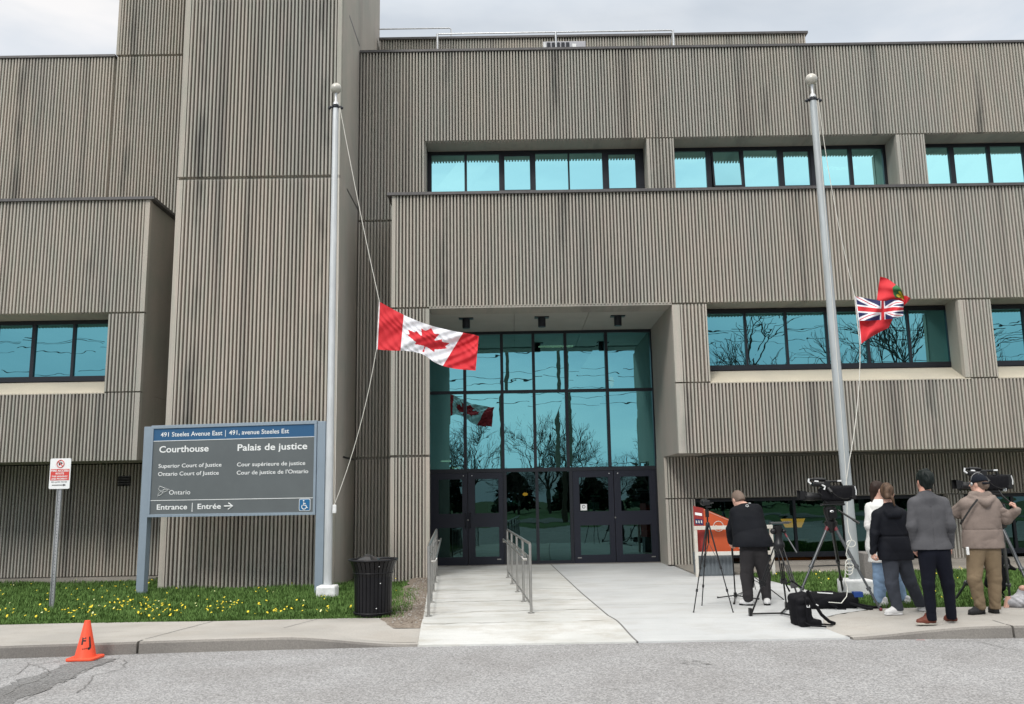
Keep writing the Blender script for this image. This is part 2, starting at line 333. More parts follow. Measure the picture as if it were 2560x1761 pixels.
# --- right of the tower
panel(-3.44, -2.2, -.1, 2.42, Y3); panel(-3.44, -2.2, 2.48, 7.85, Y3); panel(-3.44, -1.9, 7.9, 12.03, Y3)
panel(-1.9, XE, 9.8, 12.03, Y3); panel(3.29, 3.92, 8.0, 9.77, Y3, .06, .03); panel(9.13, 9.79, 8.0, 9.77, Y3, .08, .03); panel(14.9, 15.6, 8.0, 9.77, Y3, .08, .03)
panel(-2.45, XE, 5.5, 7.93, Y2, .08); panel(-2.45, -1.66, 2.43, 5.46, Y2, .08, .08); panel(-2.45, -1.66, -.06, 2.38, Y2, .08, .08)
panel(3.41, 4.13, 3.83, 5.46, Y2, .16, .03); panel(9.39, 10.07, 3.83, 5.46, Y2, .1, .03); panel(15.3, 16, 3.83, 5.46, Y2, .1, .03); panel(3.41, XE, 2.37, 3.8, Y2, .16)
panel(3.41, XE, 1.47, 2.37, 19.6, .06); panel(3.41, 4.06, .03, 1.44, 19.6, .06, .03); panel(9.68, 10.02, .03, 1.44, 19.6, .02, .02)
# --- plain concrete bodies behind the panels
D = RD+.004
block('tower_core', 'smooth', (-6.80, -3.45, YT+D, 22.4, -.2, 18.02))
t = MB()                                  # fine joints on the tower's side face
for z in (2.42, 8.17, 12.22): t.box(-3.452, -3.447, 18.0, 19.3, z-.02, z+.02)
t.build('panel_joint', 'frame', B)
block('wall_body', 'smooth', (-17, -6.82, Y3+D, 19.6, 5.5, 12.02), (-9.24, -6.82, Y3+D, 22, 12.02, 18), (-7.6, -6.82, Y3+D, 19.7, -.2, 5.5))
block('wall_body', 'smooth', (-17, -7.61, Y2+D, Y3, 5.5, 7.92), (-8.34, -7.61, Y2+D, 19.6, 3.8, 5.5), (-17, -7.61, 19.6+D, 19.9, -.2, 2.42))
block('wall_body', 'smooth', (-3.44, -1.88, Y3+D, 19.7, -.2, 12.02), (-1.88, XE, Y3+D, 20.6, 9.8, 12.02), (-2.44, XE, Y2+D, Y3, 5.52, 7.92), (-1.88, XE, Y3, 20.6, 5.53, 7.91), (-1.88, XE, 20.03, 20.6, 7.92, 8.68))
def wedge(x0, x1, x1b, y0, y1, z0, z1):
    m = MB(); m.add([(x0, y0, z0), (x1, y0, z0), (x1b, y1, z0), (x0, y1, z0), (x0, y0, z1), (x1, y0, z1), (x1b, y1, z1), (x0, y1, z1)],
                    [(0, 3, 2, 1), (4, 5, 6, 7), (0, 1, 5, 4), (1, 2, 6, 5), (2, 3, 7, 6), (3, 0, 4, 7)]); return m
def pierblk(x0, x0b, x1, y0, y1, z0, z1):
    m = MB(); m.add([(x0, y0, z0), (x1, y0, z0), (x1, y1, z0), (x0b, y1, z0), (x0, y0, z1), (x1, y0, z1), (x1, y1, z1), (x0b, y1, z1)],
                    [(0, 3, 2, 1), (4, 5, 6, 7), (0, 1, 5, 4), (1, 2, 6, 5), (2, 3, 7, 6), (3, 0, 4, 7)]); m.build('window_jamb', 'smooth', B)
for x0, x1 in ((3.30, 3.91), (9.14, 9.78), (14.91, 15.59)): pierblk(x0, x0+.02, x1, Y3+D, 20.3, 8.0, 9.8)
for x0, x1 in ((9.40, 10.06), (15.31, 15.99)): pierblk(x0, x0+.16, x1, Y2+D, 18.9, 3.8, 5.52)
m = MB(); m.prism([(-2.44, Y2+D, -.1), (-1.665, Y2+D, -.1), (-1.68, 18.1, -.1), (-1.95, 20.9, -.1), (-2.44, 20.9, -.1)], (0, 0, 5.62)); m.build('entrance_side_wall', 'smooth', B)
block('entrance_side_wall', 'smooth', (3.415, 4.12, Y2+D, 20.9, 2.38, 5.52), (3.41, 3.60, 19.6+D, 20.9, -.1, 2.38))
block('wall_body', 'smooth', (4.12, XE, Y2+D, 18.55, 2.38, 3.8), (4.12, XE, 18.55, 19.9, 2.38, 4.14), (3.6, XE, 19.6+D, 19.95, 1.45, 2.38), (3.6, 4.05, 19.6+D, 20.1, 0, 1.45), (9.69, 10.01, 19.6+D, 20.1, 0, 1.45))
block('wall_body', 'smooth', (-17, -7.61, Y2+D, 18.55, 2.43, 3.8), (-17, -8.35, 18.55, 19.6, 2.44, 4.14), (-8.34, -7.61, 18.56, 19.6, 2.44, 3.79))
for x0, x1 in ((4.13, 9.5), (10.07, 15.31), (-17, -8.34)):     # sloping sills
    m = MB(); m.prism([(x0, Y2+.01, 3.79), (x0, 18.62, 3.79), (x0, 18.62, 4.16), (x0, Y2+.01, 3.812)], (x1-x0, 0, 0)); m.build('window_sill', 'sill', B)
# entrance soffit
m = MB(); m.box(-1.66, 3.41, Y2+.02, 18.45, 5.46, 5.518); m.build('soffit_beam', 'smooth', B)
m = MB()
for a, b in ((-1.97, .115), (.125, 1.745), (1.755, 3.41)): m.box(a, b, 18.452, 20.9, 5.49, 5.516)
m.build('entrance_soffit', 'soffit', B)
for x in (-.95, .73, 2.42):
    m = MB(); m.box(x-.16, x+.16, 18.92, 19.1, 5.468, 5.489); m.lathe([(.075, -.21), (.085, -.2), (.085, 0)], (x, 19.0, 5.468), 20); m.build('ceiling_light', 'frame', B, smooth=40)
# copings and roof
m = MB(); m.box(-2.55, XE, Y2-.05, Y3-.002, 7.93, 7.99); m.build('coping', 'flash', B)
m = MB(); m.box(-17, -7.5, Y2-.05, Y3-.002, 7.93, 7.99); m.build('coping', 'flash', B)
m = MB(); m.box(-3.44, XE, Y3-.03, 19.7, 12.035, 12.09); m.build('coping', 'flash', B)
m = MB(); m.box(-17, -9.25, Y3-.03, 19.7, 12.035, 12.09); m.build('coping', 'flash', B)
m = MB(); m.box(-17, XE, 19.5, 42, 11.9, 12.03); m.build('roof', 'found', B)
# penthouse
p_ = MB(); ribs(p_, -3.4, 8.21, 12.1, 13.86, 22.0); p_.build('penthouse_wall', 'rib', B)
m = MB(); m.box(-3.4, 8.2, 22.06, 30, 12.1, 13.84); m.build('penthouse_core', 'smooth', B)
m = MB(); m.box(-3.4, 8.26, 21.95, 22.2, 13.86, 13.92); m.build('coping', 'flash', B)
# foundation strips
m = MB(); m.box(-17, -7.7, 19.35, 19.66, -.3, -.02); m.build('foundation', 'found', B)
m = MB(); m.box(3.55, XE, 18.9, 19.62, -.2, .03); m.build('foundation', 'found', B)
# wall vents
def vent(x, z, w, h, Y):
    m = MB(); m.box(x, x+w, Y-.01, Y+.05, z, z+h)
    for k in range(4): m.add([(x-.01, Y-.04, z+h*k/4), (x+w+.01, Y-.04, z+h*k/4), (x+w+.01, Y-.01, z+h*(k+.7)/4), (x-.01, Y-.01, z+h*(k+.7)/4)], [(0, 1, 2, 3), (3, 2, 1, 0)])
    m.build('wall_vent', 'flash', B)
vent(-8.74, 1.94, .26, .22, 19.6); vent(-7.12, .78, .22, .16, Y3)
# ---------------------------------------------------------------- windows
def window(xs, z0, z1, Y, gm, sash=(), open_=None, x0=None, x1=None, fr=.045, label=None):
    """xs: list of (pane x0, pane x1); frame fills the rest of x0..x1"""
    x0 = x0 if x0 is not None else xs[0][0]-.07; x1 = x1 if x1 is not None else xs[-1][1]+.07
    m = MB(); m.box(x0, x1, Y-.03, Y+.05, z1-.09, z1); m.box(x0, x1, Y-.05, Y+.05, z0, z0+.11)
    edges = [x0]+[v for p in xs for v in p]+[x1]
    for i in range(0, len(edges), 2):
        if edges[i+1]-edges[i] > .004: m.box(edges[i], edges[i+1], Y-.04, Y+.05, z0+.11, z1-.09)
    for i in sash:
        a, b = xs[i]; w = .045
        if i == open_: continue
        m.box(a, b, Y-.02, Y+.045, z1-.09-w, z1-.09); m.box(a, b, Y-.02, Y+.045, z0+.11, z0+.11+w); m.box(a, a+w, Y-.02, Y+.045, z0+.11+w, z1-.09-w); m.box(b-w, b, Y-.02, Y+.045, z0+.11+w, z1-.09-w)
    wo = m.build('window', 'frame', B)
    if label: wo['label'] = label
    for i, (a, b) in enumerate(xs):
        g = MB()
        if i == open_:      # awning sash tipped out at the bottom
            A, Bq = Vector((a+.03, Y-.03, z1-.10)), Vector((b-.03, Y-.03, z1-.10)); d = Vector((0, -.10, -(z1-z0-.22)))
            g.quad(A, Bq, Bq+d, A+d); pn = g.build('pane', gm, wo)
            s_ = MB()
            for p, q in ((A, Bq), (A+d, Bq+d), (A, A+d), (Bq, Bq+d)): s_.tube([p, q], .028, 4)
            s_.build('open_sash', 'frame', wo)
        else:
            g.quad((a, Y, z0+.1), (b, Y, z0+.1), (b, Y+random.uniform(-.004, .004), z1-.08), (a, Y+random.uniform(-.004, .004), z1-.08)); g.build('pane', gm, wo)
    return wo
window([(-1.80, -1.01), (-.95, -.18), (-.09, .61), (.70, 1.48), (1.52, 2.31), (2.42, 3.15)], 8.66, 9.80, 20.0, 'glassT', (2, 5), x0=-1.9, x1=3.31)
window([(4.02, 4.81), (4.93, 5.66), (5.72, 6.54), (6.64, 7.33), (7.44, 8.25), (8.34, 9.08)], 8.66, 9.80, 20.0, 'glassT', (1, 3), open_=1, x0=3.9, x1=9.18)
window([(9.9, 10.68), (10.80, 11.60), (11.68, 12.46), (12.56, 13.3), (13.4, 14.1), (14.2, 14.85)], 8.66, 9.80, 20.0, 'glassT', x0=9.7, x1=14.95)
window([(4.2, 5.10), (5.15, 5.98), (6.03, 6.86), (6.91, 7.73), (7.79, 8.64), (8.69, 9.50)], 4.16, 5.50, 18.6, 'glassS', x0=4.12, x1=9.56)
window([(10.15, 11.16), (11.21, 12.05), (12.1, 12.95), (13, 13.85), (13.9, 14.7), (14.75, 15.3)], 4.16, 5.50, 18.6, 'glassS', x0=10.06, x1=15.4)
window([(-12.8, -12), (-11.95, -11.12), (-11.07, -10.33), (-10.25, -9.45), (-9.39, -8.42)], 4.16, 5.50, 18.6, 'glassS', x0=-13, x1=-8.34)
window([(4.1, 5.2), (5.26, 6.3), (6.36, 7.4), (7.46, 8.5), (8.56, 9.6)], .13, 1.46, 19.9, 'glassD', x0=4.05, x1=9.7, fr=.05)
window([(10.1, 11.2), (11.26, 12.3), (12.36, 13.4), (13.46, 14.5), (14.56, 15.6)], .13, 1.46, 19.9, 'glassD', x0=10.0, x1=15.7)
# ---------------------------------------------------------------- entrance glazing and doors
mx_ = [-1.95, -1.08, -.19, .57, 1.34, 2.32, 3.415]
m = MB(); fy0, fy1 = YG-.06, YG+.06
for z0, z1 in ((5.42, 5.49), (3.995, 4.065), (2.13, 2.22)): m.box(-1.95, 3.415, fy0, fy1, z0, z1)
for x in mx_: m.box(x-.035, x+.035, fy0-.02, fy1, 2.22, 5.42)
for x in (-.155, .59, 1.385): m.box(x-.035, x+.035, fy0-.02, fy1, 0, 2.13)
m.box(-.12, 1.35, fy0, fy1, 0, .09); m.box(3.38, 3.415, fy0, fy1, 0, 2.13)
CW = m.build('curtain_wall', 'frame', B)
for i in range(6):
    for z0, z1 in ((2.22, 3.995), (4.065, 5.42)):
        g = MB(); a, b = mx_[i]+.035, mx_[i+1]-.035; e = [random.uniform(-.005, .005) for _ in range(3)]
        g.quad((a, YG, z0), (b, YG+e[0], z0), (b, YG+e[1], z1), (a, YG+e[2], z1)); g.build('pane', 'glassM', CW)
for a, b in ((-.12, .555), (.625, 1.35)):
    g = MB(); g.quad((a, YG, .09), (b, YG, .09), (b, YG, 2.13), (a, YG, 2.13)); g.build('pane', 'glassD', CW)
def door(x0, x1, px0, px1, hx):
    m = MB(); y0, y1 = YG-.05, YG+.03; zz = [.02, .20, .87, 1.19, 1.98, 2.125]
    m.box(x0+.006, x1-.006, y0, y1, zz[0], zz[1]); m.box(x0+.006, x1-.006, y0, y1, zz[2], zz[3]); m.box(x0+.006, x1-.006, y0, y1, zz[4], zz[5])
    for z0, z1 in ((zz[1], zz[2]), (zz[3], zz[4])): m.box(x0+.006, px0, y0, y1, z0, z1); m.box(px1, x1-.006, y0, y1, z0, z1)
    d = m.build('door', 'door', B)
    for z0, z1 in ((zz[1], zz[2]), (zz[3], zz[4])):
        g = MB(); g.quad((px0, YG-.01, z0), (px1, YG-.01, z0), (px1, YG-.01, z1), (px0, YG-.01, z1)); g.build('door_pane', 'glassD', d)
    if hx:
        h = MB(); h.tube([(hx, y0, .86), (hx, y0-.07, .88), (hx, y0-.07, 1.18), (hx, y0, 1.20)], .014, 8); h.build('door_handle', 'frame', d, smooth=50)
    k = MB(); k.box((x0+.08 if x0 in (-1.95, 1.42) else x1-.17), (x0+.17 if x0 in (-1.95, 1.42) else x1-.08), y0-.012, y0, .13, .15); k.build('door_bumper', 'steel', d)
    k = MB(); k.ball(((x1-.1 if x0 in (-1.95, 1.42) else x0+.1), y0-.01, 2.06), .013, 8); k.build('door_sensor', 'white', d)
    return d
door(-1.95, -1.03, -1.71, -1.16, -1.08); door(-1.03, -.19, -.86, -.31, -.98); door(1.42, 2.39, 1.58, 2.26, None); door(2.39, 3.38, 2.55, 3.22, None)
for lx in (-1.03, 2.40): m = MB(); m.ball((lx, YG-.06, 1.04), .02, 10); m.build('door_lock', 'steel', B)
for a, b, c, d in ((-.72, -.52, 1.64, 1.92), (-.56, -.34, 1.22, 1.40), (-.11, .19, 1.34, 1.47), (.82, 1.1, 1.5, 1.72), (1.60, 1.76, 1.21, 1.36), (1.79, 2.04, 1.23, 1.40), (1.83, 2.08, 1.52, 1.56), (2.77, 3.0, 1.23, 1.40)):
    nt_ = MB(); nt_.quad((a, YG+.02, c), (b, YG+.02, c), (b, YG+.02, d), (a, YG+.02, d)); nt_.build('paper_notice', 'cream', CW)
n2 = MB(); n2.quad((1.6, YG-.013, 1.215), (1.75, YG-.013, 1.215), (1.75, YG-.013, 1.36), (1.6, YG-.013, 1.36)); n2.build('door_sticker', 'white', CW)
n2 = MB(); n2.tube([(1.675+.035*math.cos(a*.785), YG-.016, 1.30+.035*math.sin(a*.785)) for a in range(8)], .006, 5, closed=True); n2.build('door_sticker_mark', 'blk', CW)
n2 = MB(); n2.box(-.10, .19, YG-.02, YG-.014, 1.345, 1.46); n2.build('door_notice', 'glassM', CW)
# ---------------------------------------------------------------- inside: floors, back walls, lit tubes
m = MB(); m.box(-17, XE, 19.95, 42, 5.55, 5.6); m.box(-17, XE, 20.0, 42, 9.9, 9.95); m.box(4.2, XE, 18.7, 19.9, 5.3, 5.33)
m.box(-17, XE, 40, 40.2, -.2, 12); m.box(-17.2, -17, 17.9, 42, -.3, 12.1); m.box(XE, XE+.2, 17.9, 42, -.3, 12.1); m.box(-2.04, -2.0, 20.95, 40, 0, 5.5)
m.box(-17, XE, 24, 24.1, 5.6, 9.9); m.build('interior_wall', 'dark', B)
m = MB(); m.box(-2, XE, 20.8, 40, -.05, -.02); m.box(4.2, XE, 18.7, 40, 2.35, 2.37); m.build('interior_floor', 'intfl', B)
m = MB(); c = at(2095, 420, 21.0); m.box(c.x-.3, c.x+.5, 21, 21.1, c.z-.02, c.z+.03)
c = at(1390, 866, 22.5); m.box(c.x-.45, c.x+.45, 22.5, 22.6, c.z-.02, c.z+.02)
c = at(1117, 1153, 23); m.box(c.x-.15, c.x+.1, 23, 23.1, c.z-.02, c.z+.02); c = at(1140, 1170, 22); m.box(c.x-.1, c.x+.1, 22, 22.1, c.z-.012, c.z+.012)
m.build('fluorescent_tube', 'lamp', B)
m = MB(); c = at(1529, 955, 23); m.ball(tuple(c), .10, 12, sc=(.6, .6, 1.5)); c = at(1313, 1236, 26); m.ball(tuple(c), .05, 8, sc=(1.6, 1, 1))
c = at(1984, 1305, 21); m.prism([(c.x-.28, c.y, c.z+.07), (c.x+.28, c.y, c.z+.07), (c.x+.18, c.y, c.z-.13), (c.x-.18, c.y, c.z-.13)], (0, .1, 0)); m.build('wall_lamp', 'warm', B)
# ---------------------------------------------------------------- roof things
rr = thing('roof_railing', 'galvanised guard rail standing on the roof edge above the entrance', 'railing', (1.25, 19.6, 12.15))
zt, zb = 12.66, 12.13
m = MB(); m.tube([(-1.62, 19.6, zb+.04), (-1.62, 19.6, zt-.03), (-1.58, 19.6, zt), (4.06, 19.6, zt), (4.1, 19.62, zt-.03)], .018, 8); m.tube([(-1.6, 19.6, zb+.04), (-.9, 19.9, zb+.04)], .018, 8)
m.build('rail', 'galv', rr, smooth=50)
for x in (-1.62, 1.25, 4.1): q = MB(); q.tube([(x, 19.6, 12.02), (x, 19.6, zt)], .024, 8); q.build('post', 'galv', rr, smooth=50)
q = MB(); q.tube([(4.1, 19.6, zt-.05), (3.95, 20.0, 12.02)], .016, 6); q.build('brace', 'galv', rr)
r2 = thing('penthouse_railing', 'thin guard rail on the penthouse roof beside the tower', 'railing', (-2.4, 22.3, 13.9))
m = MB(); m.tube([(-3.44, 22.3, 14.36), (-1.5, 22.3, 14.36), (-1.46, 22.3, 14.32), (-1.46, 22.3, 13.85)], .018, 8); m.build('rail', 'galv', r2, smooth=50)
hv = thing('rooftop_unit', 'small white and grey air handling unit with dark louvres on the roof', 'roof unit', (1.5, 20.5, 12.1))
m = MB(); m.box(.98, 2.06, 20.5, 21.2, 12.1, 12.92); m.build('casing', 'hvac', hv, bevel=.01)
m = MB()
for k in range(5): m.box(1.08+k*.12, 1.165+k*.12, 20.48, 20.499, 12.5, 12.88)
m.build('louvre', 'frame', hv)
m = MB(); m.box(.99, 1.05, 20.485, 20.5, 12.4, 12.88); m.box(1.72, 1.82, 20.485, 20.5, 12.5, 12.84); m.build('white_panel', 'white', hv)

# ================================================================ GROUND
def lerp(tab, y):
    if y <= tab[0][0]: return tab[0][1]
    for (a, b), (c, d) in zip(tab, tab[1:]):
        if y <= c: return b+(d-b)*(y-a)/(c-a)
    return tab[-1][1]
def smooth01(t): t = max(0, min(1, t)); return t*t*(3-2*t)
def drop(x):
    return .118*(smooth01((x+2.7)/1.5) if x < 1 else 1-smooth01((x-3.6)/1.9))
def H(x, y): return -drop(x)*smooth01((11.5-y)/1.15)
def kerbY(x):      # front edge of the kerb on the road
    return lerp([(-14, 9.6), (-5.8, 10.12), (-4.2, 10.30), (-2.6, 10.42), (-1.1, 10.45), (3.9, 10.38), (5.8, 10.32), (14, 10.1)], x)
def sheet(name, m, xl, xr, ys, nx=24, dz=0., kind=True, lip=False):
    g = MB(); rows = []
    for y in ys:
        a, b = xl(y), xr(y); rows.append([(a+(b-a)*i/nx, y) for i in range(nx+1)])
    if lip: rows.insert(0, [(x, y-.012) for x, y in rows[0]])
    vs = [(x, y, H(x, y)+dz-(.05 if lip and j == 0 else 0)) for j, r_ in enumerate(rows) for x, y in r_]; w = nx+1
    g.add(vs, [(j*w+i, j*w+i+1, (j+1)*w+i+1, (j+1)*w+i) for j in range(len(rows)-1) for i in range(nx)])
    o = g.build(name, m)
    if kind: struct(o)
    return o
def frange(a, b, n): return [a+(b-a)*i/n for i in range(n+1)]
g = MB(); n = 60
gx = [-400, -60, -20]+frange(-14, 14, n)+[20, 60, 400]
g.box(-400, 400, -400, 500, -.9, -.5); struct(g.build('ground', 'soil'))
g = MB(); g.quad((-60, -9, -.13), (60, -9, -.13), (60, 12, -.13), (-60, 12, -.13)); struct(g.build('road', 'asph'))
# building side soil under grass, left and right
def soilz(x, y): return -.02-(.10*smooth01((y-13)/6) if x < 0 else 0.)
for nm, xa, xb in (('lawn_soil', -16, -1.15), ('lawn_soil', 3.6, 17)):
    g = MB(); xs = frange(xa, xb, 40); ys = frange(11.6, 19.8, 30)
    vs = [(x, y, soilz(x, y)+.012*math.sin(x*2.1+y)*math.cos(y*1.7)) for y in ys for x in xs]
    g.add(vs, [(j*41+i, j*41+i+1, (j+1)*41+i+1, (j+1)*41+i) for j in range(30) for i in range(40)]); struct(g.build(nm, 'soil'))
divx = [(10.4, 1.42), (11.8, 1.23), (14.7, 1.09), (20.75, .87)]
rampL = [(10.4, -1.11), (12, -1.20), (17.8, -1.66), (18.1, -1.68), (20.75, -1.94)]
slabR = [(10.38, 3.88), (10.9, 3.72), (11.3, 3.87), (11.6, 4.2), (12.04, 4.83), (13.8, 4.72), (14.6, 4.68), (16.1, 4.55), (17.2, 4.45), (17.3, 3.52), (19.55, 3.52), (19.6, 3.41), (20.75, 3.41)]
ysr = frange(10.44, 11.6, 12)+[11.8, 12.05, 13, 13.8, 14.6, 15.3, 16.1, 16.7, 17.2, 17.3, 18, 18.8, 19.55, 19.6, 20.2, 20.72]
sheet('ramp', 'ramp', lambda y: lerp(rampL, y), lambda y: lerp(divx, y)-.012, ysr, dz=.004, lip=True)
sheet('path', 'slab', lambda y: lerp(divx, y)+.012, lambda y: lerp(slabR, y), ysr, dz=.004, lip=True)
g = MB(); g.box(-1.90, 3.40, 20.55, 20.64, .005, .02); struct(g.build('threshold', 'kerb'))
sheet('ramp_edge_joint', 'crack', lambda y: lerp(divx, y)-.02, lambda y: lerp(divx, y)+.02, ysr, nx=1, dz=.0)
# control joints and stained lines across the old ramp
for y, w in ((19.0, .03), (17.2, .03), (15.2, .035), (13.6, .04), (12.4, .04), (11.35, .045)):
    gj = MB(); k = 26; vs = []
    for i in range(k+1):
        xa = lerp(rampL, y)+.02; xb = (lerp(divx, y)-.05); x = xa+(xb-xa)*i/k; o_ = .03*math.sin(i*.9+y*3)+random.uniform(-.012, .012)+.06*i/k
        ww = w*random.uniform(.3, 1); vs += [(x, y+o_-ww/2, H(x, y)+.0065), (x, y+o_+ww/2, H(x, y)+.0065)]
    gj.add(vs, [(2*i, 2*i+2, 2*i+3, 2*i+1) for i in range(k)]); struct(gj.build('ramp_joint', 'joint'))
for y in (12.9, 15.6, 17.9):
    gj = MB(); a, b = lerp(divx, y)+.05, lerp(slabR, y)-.05; gj.add([(a, y, H(a, y)+.0065), (b, y, .0065), (b, y+.012, .0065), (a, y+.012, H(a, y)+.0065)], [(0, 1, 2, 3)]); struct(gj.build('path_joint', 'joint'))
# pavements with kerbs
def pavement(xa, xb, back):
    g = MB(); nx = 160; xs = frange(xa, xb, nx); ny = 16
    vs = []
    for x in xs:
        y0 = kerbY(x)+.16
        for j in range(ny+1):
            y = y0+(back(x)-y0)*j/ny; vs.append((x, y, H(x, y)-(.03 if (lerp(rampL, y)+.04 < x < lerp(slabR, y)-.06) else 0)))
    g.add(vs, [(i*(ny+1)+j, (i+1)*(ny+1)+j, (i+1)*(ny+1)+j+1, i*(ny+1)+j+1) for i in range(nx) for j in range(ny)]); struct(g.build('pavement', 'walk', smooth=30))
pavement(-16, -1.06, lambda x: 11.98+.03*math.sin(x*2)-(.7*smooth01((x+1.9)/.8) if x > -1.9 else 0))
pavement(3.2, 16, lambda x: 12.04-.02*math.sin(x))
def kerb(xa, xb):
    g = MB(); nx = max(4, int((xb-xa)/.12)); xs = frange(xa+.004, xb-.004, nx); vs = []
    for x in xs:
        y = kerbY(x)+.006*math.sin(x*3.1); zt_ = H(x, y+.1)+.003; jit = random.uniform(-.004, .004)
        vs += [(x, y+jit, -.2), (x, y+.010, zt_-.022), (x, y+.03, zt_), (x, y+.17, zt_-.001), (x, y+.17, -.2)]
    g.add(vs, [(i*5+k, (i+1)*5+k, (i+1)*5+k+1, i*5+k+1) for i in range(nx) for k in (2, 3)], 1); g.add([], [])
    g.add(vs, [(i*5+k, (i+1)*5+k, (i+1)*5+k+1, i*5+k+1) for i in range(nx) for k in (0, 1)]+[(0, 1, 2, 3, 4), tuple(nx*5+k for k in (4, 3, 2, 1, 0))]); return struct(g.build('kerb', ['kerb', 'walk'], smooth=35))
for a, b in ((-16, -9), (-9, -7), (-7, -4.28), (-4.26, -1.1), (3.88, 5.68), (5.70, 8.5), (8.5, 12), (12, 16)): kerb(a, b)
# pavement joints
for pts in ([(-4.27, 10.5), (-3.96, 11.95)], [(-2.85, 11.2), (-2.6, 11.95)], [(5.69, 10.5), (5.72, 10.8)]):
    gj = MB(); (a, b), (c, d) = pts; gj.quad((a-.006, b, H(a, b)+.004), (a+.006, b, H(a, b)+.004), (c+.006, d, H(c, d)+.004), (c-.006, d, H(c, d)+.004)); struct(gj.build('pavement_joint', 'crack'))
# raised apron under the right lower windows
g = MB(); g.box(3.52, XE, 17.3, 18.9, -.2, .035); g.box(5.0, XE, 18.88, 19.25, -.2, .10); struct(g.build('apron', 'found'))
# asphalt repair strip and cracks
def ribbon(name, pts, w, m, z, jit=.03, sub=10):
    P = []
    for (a, b), (c, d) in zip(pts, pts[1:]):
        for i in range(sub): P.append((a+(c-a)*i/sub, b+(d-b)*i/sub))
    P.append(pts[-1]); vs = []
    wx = wy = 0
    for i, (x, y) in enumerate(P):
        wx = wx*.8+random.uniform(-jit, jit); wy = wy*.8+random.uniform(-jit, jit)
        a, b = P[max(0, i-1)], P[min(len(P)-1, i+1)]; dx, dy = b[0]-a[0], b[1]-a[1]; L_ = math.hypot(dx, dy) or 1; nx_, ny_ = -dy/L_, dx/L_
        ww = (w(i/len(P)) if callable(w) else w)*random.uniform(.75, 1.2)/2
        vs += [(x+wx+nx_*ww, y+wy+ny_*ww, z), (x+wx-nx_*ww, y+wy-ny_*ww, z)]
    g = MB(); g.add(vs, [(2*i, 2*i+1, 2*i+3, 2*i+2) for i in range(len(P)-1)]); return struct(g.build(name, m))
def gp(u, v): q = gnd(u, v, -.13); return (q.x, q.y)
ribbon('road_repair', [gp(-150, 1800), gp(60, 1722), gp(150, 1683), gp(250, 1648)], lambda t: .55-.12*t, 'asphd', -.126, .012)
for pts in ([gp(0, 1742), gp(60, 1712), gp(118, 1690), gp(112, 1672), gp(70, 1660)], [gp(-20, 1705), gp(30, 1690), gp(80, 1662), gp(150, 1655)],
            [gp(40, 1758), gp(150, 1712), gp(235, 1668), gp(300, 1645)], [gp(190, 1735), gp(240, 1690), gp(320, 1670), gp(310, 1650)], [gp(2330, 1601), gp(2450, 1606), gp(2600, 1640)]):
    ribbon('road_crack', pts, .009, 'crack', -.122, .02)
for i in range(9):
    u = 1690+i*10+random.uniform(-6, 6); v = 1652+random.uniform(-5, 9); ribbon('road_stain', [gp(u, v), gp(u+18, v+3)], .012, 'crack', -.122, .006, 4)
ribbon('red_paint_mark', [gp(2292, 1602), gp(2312, 1602)], .015, 'red', -.122, .004, 3)
# gravel strip beside the ramp
g = MB(); vs = []; ys = frange(11.15, 17.8, 30)
for y in ys: vs += [(lerp([(11.15, -1.42), (11.6, -1.68), (12.2, -1.74), (14, -1.86), (17.8, -2.0)], y)+random.uniform(-.06, .06), y, H(-1.8, y)+.001), (lerp(rampL, y)+.01, y, H(lerp(rampL, y), y)+.003)]
g.add(vs, [(2*i, 2*i+1, 2*i+3, 2*i+2) for i in range(30)]); struct(g.build('gravel_strip', 'dirt'))
g = MB()
for i in range(420):
    y = random.uniform(11.4, 17.5); x = random.uniform(lerp([(11.5, -1.6), (17.8, -1.9)], y), lerp(rampL, y)); s_ = random.uniform(.006, .02); g.ball((x, y, .004), s_, 6, random.randint(0, 1), (1, 1.2, .6))
tag(g.build('loose_gravel', ['dirt', 'walk']), 'loose pale gravel along the ramp edge', 'gravel', kind='stuff')
# grass blades
def grass(name, region, count, hgt=(.035, .105), label=''):
    V = []; F = []
    rng = np.random.default_rng(5)
    k = 0; tries = 0
    while k < count and tries < count*3:
        tries += 1
        x, y, ok, hs = region(rng)
        if not ok: continue
        cl = .5+.5*math.sin(x*3.1+2*math.sin(y*2.3))*math.sin(y*4.1+x); h_ = rng.uniform(*hgt)*(.65+.7*cl)*hs; a = rng.uniform(0, 6.283); w = rng.uniform(.004, .008); ln = rng.uniform(.1, .7)*h_; b = a+rng.uniform(1, 2)
        z = soilz(x, y)-.005; cx_, sx_ = math.cos(a)*w, math.sin(a)*w; lx, ly = math.cos(b)*ln, math.sin(b)*ln; i = 5*k
        V += [(x-cx_, y-sx_, z), (x+cx_, y+sx_, z), (x+cx_*.8+lx*.35, y+sx_*.8+ly*.35, z+h_*.6), (x-cx_*.8+lx*.35, y-sx_*.8+ly*.35, z+h_*.6), (x+lx, y+ly, z+h_)]
        F += [(i, i+1, i+2, i+3), (i+3, i+2, i+4)]; k += 1
    g = MB(); g.v = V; g.f = F; g.m = [0]*len(F); tag(g.build(name, 'grass'), label, 'grass', kind='stuff')
def regL(rng):
    y = 11.97+7.3*rng.random()**1.5; x = rng.uniform(-12.2, -1.45); xe = lerp([(11.9, -1.72), (12.2, -1.60), (14, -1.66), (17.8, -1.80)], y)+rng.normal(0, .13)
    ok = x < xe and not (-6.9 < x < -3.4 and y > 17.18) and not (x > -3.5 and y > 17.75) and y > 11.97+.05*math.sin(x*5)+rng.normal(0, .03)
    return x, y, ok, 1.0 if y > 12.2 else .7
